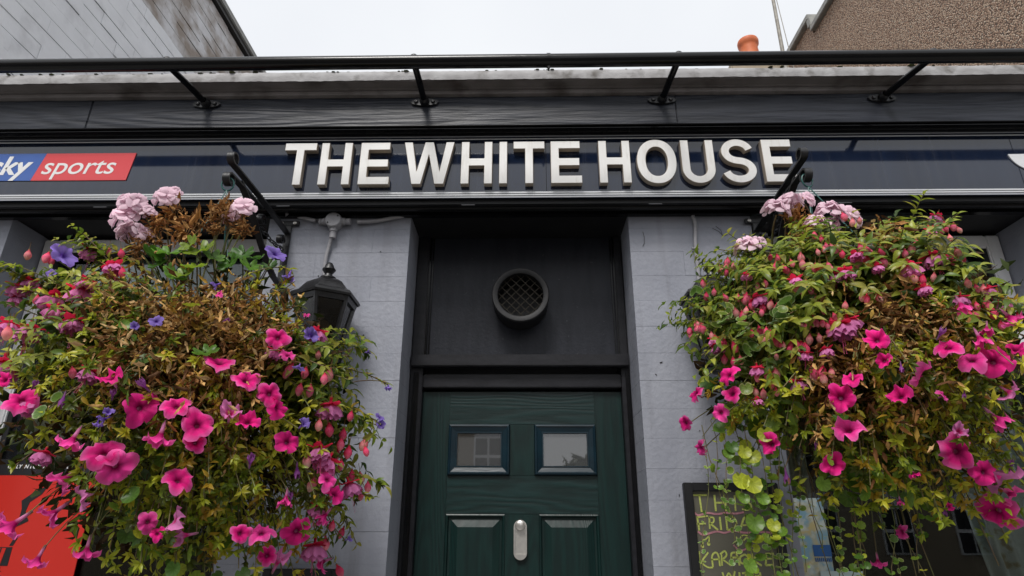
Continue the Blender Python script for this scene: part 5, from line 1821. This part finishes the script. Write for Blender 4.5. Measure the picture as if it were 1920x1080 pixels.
lbuds = [(92, 483), (97, 490), (55, 478), (205, 473), (227, 476), (550, 690), (575, 697), (565, 728), (583, 730), (600, 795), (617, 802), (645, 812), (10, 695), (17, 690), (135, 697), (163, 697), (640, 830), (655, 845), (660, 890), (675, 895), (690, 912), (590, 905), (660, 780), (575, 860), (620, 700), (230, 510), (70, 560), (610, 1015), (640, 870), (625, 985)]
for px, py in lbuds:
    p = BL.hit(px, py-10, 1.04)
    put('bud', BUD[int(rng.integers(3))], plF, p, np.array([0, 0, 1])+rng.normal(size=3)*.14, rng.uniform(.029, .040))
for P, o in tipsL:
    if rng.random() < .05 and zc_of(P) < 2.3:
        put('bud', BUD[int(rng.integers(3))], plF, P+np.array([0, 0, -.02])+o*.01, np.array([0, 0, 1])+rng.normal(size=3)*.2, rng.uniform(.026, .042))

def geranium(B, heads, dead, leaves):
    sg = []
    items = []
    for lst, ms_, nm in ((heads, GER, 'flower_head'), (dead, DEAD, 'faded_head')):
        for px, py, s, Y in lst:
            p = at(px, py, Y)
            s0 = B.c+np.array([rng.normal()*.06+(p[0]-B.c[0])*.4, rng.normal()*.05, .25])
            m = (s0+p)/2+np.array([rng.normal()*.02, -.01, .03])
            t = np.linspace(0, 1, 9)[:, None]
            sg.append(((1-t)**2*s0+2*t*(1-t)*m+t*t*(p-np.array([0, 0, .01])), .0028))
            items.append((nm, ms_[int(rng.integers(len(ms_)))], p, s))
    LG = Leaves()
    for px, py, r, Y, ti, tilt in leaves:
        p = at(px, py, Y)
        s0 = B.c+np.array([rng.normal()*.05+(p[0]-B.c[0])*.5, 0, .25])
        sg.append((np.array([s0, (s0+p)/2+np.array([0, 0, .02]), p]), .0022))
        d = np.array([rng.normal()*.8, -.4, -.5+rng.normal()*.2])
        s = 2*r*zc_of(p)/F_PX
        L_ = d/np.linalg.norm(d)
        LG.add('lobed', p-L_*s*.5, d, np.array([rng.normal()*.45, -.45+tilt*.7+rng.normal()*.3, .85]), s*1.05, ti)
    pl = stems_obj(sg, 'geranium_plant', B)
    for nm, me, p, s in items:
        put(nm, me, pl, p, np.array([rng.normal()*.15, rng.normal()*.1, 1.0]), s, xdir=(0, 1, rng.normal()*.2))
    emit(LG, pl, 'leaf', 'foliage', 60, ['lobed'])
geranium(BL, [(250, 390, .85, -.62), (235, 412, .8, -.62), (245, 440, .75, -.64), (268, 446, .6, -.60), (312, 376, .75, -.60), (326, 364, .45, -.58), (457, 397, .80, -.55), (430, 410, .45, -.52), (275, 402, .5, -.62)],
         [(330, 405, .85, -.58), (352, 442, 1.0, -.58), (372, 420, .75, -.56), (412, 405, .85, -.54), (440, 402, .9, -.52), (262, 465, .75, -.62), (405, 430, .5, -.55), (455, 430, .7, -.54), (295, 420, .7, -.60), (290, 450, .6, -.60), (425, 385, .5, -.54)],
         [(315, 474, 26, -0.70, 1, 0), (285, 478, 22, -0.70, 0, 0), (375, 469, 28, -0.68, 2, 0), (355, 457, 19, -0.68, 2, 0), (398, 479, 21, -0.67, 1, 0), (330, 512, 22, -0.72, 1, -.4), (362, 501, 22, -0.72, 2, -.3), (345, 513, 19, -0.73, 2, -.4),
          (455, 476, 22, -0.62, 0, 0), (480, 485, 19, -0.60, 0, 0), (470, 499, 21, -0.64, 1, 0), (430, 493, 21, -0.65, 0, 0), (505, 498, 15, -0.58, 0, 0), (300, 496, 19, -0.70, 0, 0), (240, 690, 22, -.86, 0, -.6), (265, 705, 20, -.86, 0, -.6), (385, 660, 22, -.9, 1, -.4)])

# ------------------------------------------------ right basket
BR = Basket((1.075, -0.47, 2.02), (.585, .43, .49), HOOK_R, 'large hanging basket full of pink buds and lime trails right of the green door')
dress(BR, 0)
LF, LP, LD, LI = Leaves(), Leaves(), Leaves(), Leaves()
SF, SP, SD, SI = [], [], [], []
tipsR = []
grow(BR, LF, 'fuchsia', [(1335, 515, 40, 13), (1315, 600, 40, 13), (1400, 490, 45, 15), (1400, 570, 55, 20), (1480, 520, 55, 18), (1350, 660, 40, 13), (1450, 650, 55, 20), (1520, 590, 55, 18),
     (1560, 500, 55, 16), (1640, 470, 50, 14), (1710, 450, 50, 12), (1720, 520, 50, 13), (1790, 515, 45, 12), (1845, 560, 45, 10), (1890, 600, 30, 6), (1640, 540, 40, 8), (1560, 450, 45, 8), (1480, 450, 40, 7), (1430, 720, 50, 8), (1735, 425, 18, 4), (1500, 700, 40, 7), (1290, 625, 18, 4)], SF, tipsR)
grow(BR, LD, 'dry', [(1640, 630, 65, 30), (1720, 645, 70, 28), (1570, 690, 55, 18), (1600, 770, 65, 15), (1680, 820, 70, 16), (1540, 770, 50, 12), (1770, 700, 70, 10), (1500, 820, 50, 7), (1600, 850, 50, 8), (1665, 455, 22, 5), (1740, 780, 60, 8)], SD)
grow(BR, LP, 'narrow', [(1700, 690, 70, 14), (1780, 640, 60, 14), (1860, 640, 50, 12), (1800, 740, 80, 22), (1880, 780, 60, 15), (1700, 780, 60, 10), (1750, 860, 80, 18), (1850, 890, 60, 16), (1490, 760, 55, 9), (1400, 730, 50, 10), (1390, 790, 45, 8), (1590, 830, 60, 10), (1640, 880, 60, 10), (1820, 930, 50, 12), (1880, 700, 50, 10), (1640, 910, 45, 12), (1730, 915, 45, 13), (1870, 930, 45, 11), (1570, 895, 35, 9), (1690, 880, 50, 8), (1660, 700, 50, 8), (1560, 870, 40, 6)], SP)
grow(BR, LI, 'varieg', [(1380, 620, 60, 7), (1440, 640, 60, 7), (1420, 580, 40, 4), (1660, 690, 40, 3), (1450, 720, 40, 4), (1420, 700, 40, 4)], SI)
grow(BR, LI, 'round', [(1370, 800, 35, 9), (1420, 830, 40, 9), (1460, 800, 40, 7), (1560, 860, 40, 5), (1600, 890, 40, 6), (1660, 890, 40, 5), (1340, 760, 30, 5)], SI)
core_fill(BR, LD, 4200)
for (px, py, ln, kd, Y, s0) in ((1340, 820, .22, 'round', -.60, .034), (1362, 840, .32, 'varieg', -.62, .032), (1385, 830, .50, 'round', -.64, .042), (1405, 840, .36, 'round', -.66, .044), (1425, 850, .60, 'round', -.66, .042),
        (1440, 860, .70, 'round', -.64, .036), (1410, 900, .45, 'varieg', -.62, .030), (1455, 870, .48, 'varieg', -.60, .030), (1475, 880, .34, 'round', -.58, .028), (1500, 890, .24, 'varieg', -.60, .026), (1520, 900, .18, 'narrow', -.6, .022), (1545, 890, .24, 'round', -.62, .030),
        (1565, 890, .34, 'varieg', -.64, .030), (1585, 900, .42, 'round', -.62, .036), (1600, 900, .36, 'round', -.66, .036), (1640, 900, .28, 'varieg', -.64, .030), (1665, 900, .26, 'round', -.66, .034), (1700, 900, .22, 'round', -.66, .034), (1620, 940, .26, 'narrow', -.62, .024), (1735, 900, .10, 'round', -.7, .04),
        (1325, 850, .36, 'varieg', -.58, .020), (1612, 1000, .16, 'narrow', -.62, .024), (1680, 960, .20, 'narrow', -.64, .020)):
    trail(BR, LI if kd != 'narrow' else LP, kd, px, py, ln, SI if kd != 'narrow' else SP, Y, s0)
# bare hanging stems
for (px, py, ln, Y) in ((1330, 860, .28, -.55), (1460, 950, .30, -.55), (1510, 920, .30, -.5), (1530, 930, .26, -.5), (1815, 930, .16, -.7), (1690, 960, .24, -.62), (1720, 1000, .18, -.62)):
    p = at(px, py, Y)
    s = rng.normal()*.04
    SD.append((np.array([p+np.array([0, .04, .1]), p, p+np.array([s*.5, 0, -ln*.5]), p+np.array([s, 0, -ln])]), .0014))
# the two big lime leaves and their neighbours
for px, py, r, ti in ((1410, 908, 19, 2), (1388, 902, 17, 2), (1395, 848, 14, 2), (1412, 856, 15, 2), (1372, 838, 13, 0), (1366, 850, 11, 1), (1395, 935, 11, 1), (1430, 935, 13, 1), (1665, 898, 19, 0), (1742, 945, 17, 1), (1600, 912, 13, 1), (1662, 862, 14, 0), (1450, 985, 13, 2), (1405, 1060, 15, 1), (1415, 980, 18, 1)):
    p = at(px, py, -.70)
    s = 2*r*zc_of(p)/F_PX
    d = np.array([rng.normal()*.3, -.25, -.9]); d /= np.linalg.norm(d)
    LI.add('round', p-d*s*.5, d, np.array([rng.normal()*.15, -.85, .45]), s, ti)
plF = stems_obj(SF, 'fuchsia_plant', BR)
plP = stems_obj(SP, 'petunia_plant', BR)
plD = stems_obj(SD, 'dried_plant', BR)
plI = stems_obj(SI, 'ground_ivy', BR)
emit(LF, plF, 'leaf', 'foliage', 290, ['fuchsia'])
emit(LP, plP, 'leaf', 'foliage', 260, ['narrow'])
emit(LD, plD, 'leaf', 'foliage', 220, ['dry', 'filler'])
emit(LI, plI, 'leaf', 'foliage', 290, ['round', 'varieg'])
flowers(BR, plP, [('h', 1643, 636, 27), ('h', 1577, 745, 32), ('h', 1733, 703, 32, 330), ('h', 1687, 742, 26), ('h', 1590, 803, 32), ('h', 1562, 870, 27), ('h', 1445, 833, 25), ('h', 1350, 773, 20), ('h', 1372, 738, 19), ('h', 1365, 703, 20),
    ('h', 1303, 737, 18), ('h', 1284, 793, 17, 190), ('h', 1313, 840, 17, 200), ('h', 1800, 848, 35), ('h', 1868, 962, 37), ('p', 1885, 905, 38, 320), ('h', 1848, 885, 26), ('h', 1900, 930, 26, 330), ('h', 1865, 675, 34), ('h', 1822, 672, 28, 100), ('h', 1778, 650, 24, 110),
    ('s', 1805, 577, 26, 300), ('s', 1840, 640, 28, 300), ('s', 1900, 600, 28, 320), ('h', 1905, 655, 22), ('s', 1875, 790, 34, 320), ('p', 1800, 808, 22), ('h', 1598, 708, 19, 100), ('h', 1657, 676, 18), ('h', 1690, 998, 16), ('s', 1688, 942, 12, 280), ('s', 1647, 1058, 20, 280),
    ('b', 1765, 623, 18, 60), ('b', 1772, 960, 12, 270), ('b', 1475, 895, 20, 280), ('p', 1898, 738, 24, 330), ('h', 1780, 950, 10), ('h', 1770, 740, 14, 30), ('b', 1690, 690, 14, 280), ('b', 1530, 835, 12, 80), ('b', 1895, 870, 16, 80), ('s', 1850, 620, 20, 270), ('h', 1715, 890, 12, 300), ('b', 1808, 740, 12, 270)])
for px, py, s in ((1575, 608, .085), (1585, 600, .07), (1740, 482, .085), (1700, 497, .075), (1583, 510, .07), (1563, 517, .065), (1488, 528, .06), (1417, 560, .065), (1345, 652, .06), (1490, 718, .06), (1418, 692, .06), (1510, 665, .05), (1600, 487, .055), (1725, 545, .055),
                  (1340, 640, .055), (1420, 755, .05), (1640, 505, .05), (1800, 560, .06), (1545, 660, .055), (1400, 520, .05), (1850, 545, .055), (1760, 410, .06), (1740, 435, .06), (1880, 570, .05)):
    p = BR.hit(px, py-14, 1.04)
    put('flower', FUC[int(rng.integers(4))], plF, p, np.array([0, 0, 1])+rng.normal(size=3)*.18, s*rng.uniform(.74, .9))
nb_count = 0
for (cx_, cy_, sx_, sy_, n) in ((1330, 540, 30, 50, 12), (1290, 625, 22, 12, 6), (1400, 560, 50, 50, 22), (1470, 480, 50, 30, 12), (1520, 590, 50, 50, 20), (1440, 650, 45, 40, 14), (1350, 650, 35, 35, 12), (1560, 450, 45, 25, 9), (1640, 480, 50, 40, 12), (1730, 500, 50, 50, 14),
                                (1755, 425, 22, 10, 5), (1830, 560, 50, 30, 11), (1500, 700, 40, 20, 9), (1600, 560, 40, 30, 8), (1890, 610, 20, 30, 4), (1420, 710, 40, 25, 8)):
    k_ = 0
    n = int(n*1.05)
    while k_ < n:
        bx, by = cx_+rng.normal()*sx_*.7, cy_+rng.normal()*sy_*.7
        for j in range(int(rng.integers(1, 4))):
            p = BR.hit(bx+j*14+rng.normal()*3, by+rng.normal()*5-8, 1.02)
            if np.linalg.norm((p-BR.c)/BR.r) > 1.05:
                k_ += 1
                continue
            put('bud', BUD[int(rng.integers(3))], plF, p, np.array([0, 0, 1])+rng.normal(size=3)*.14, rng.uniform(.021, .034))
            k_ += 1
geranium(BR, [(1455, 398, .75, -.60), (1480, 383, .7, -.60), (1508, 378, .55, -.58), (1532, 428, .75, -.62), (1555, 405, .85, -.62), (1583, 415, .85, -.60), (1400, 467, .7, -.62), (1420, 460, .5, -.60), (1560, 432, .5, -.6)],
         [(1495, 408, .7, -.58), (1512, 445, .85, -.60), (1665, 440, .9, -.66), (1655, 465, .8, -.68), (1505, 460, .6, -.62), (1480, 400, .5, -.58)],
         [(1490, 470, 26, -.58, 1, 0), (1515, 475, 24, -.60, 1, 0), (1475, 482, 20, -.6, 2, 0), (1530, 470, 18, -.62, 0, 0)])
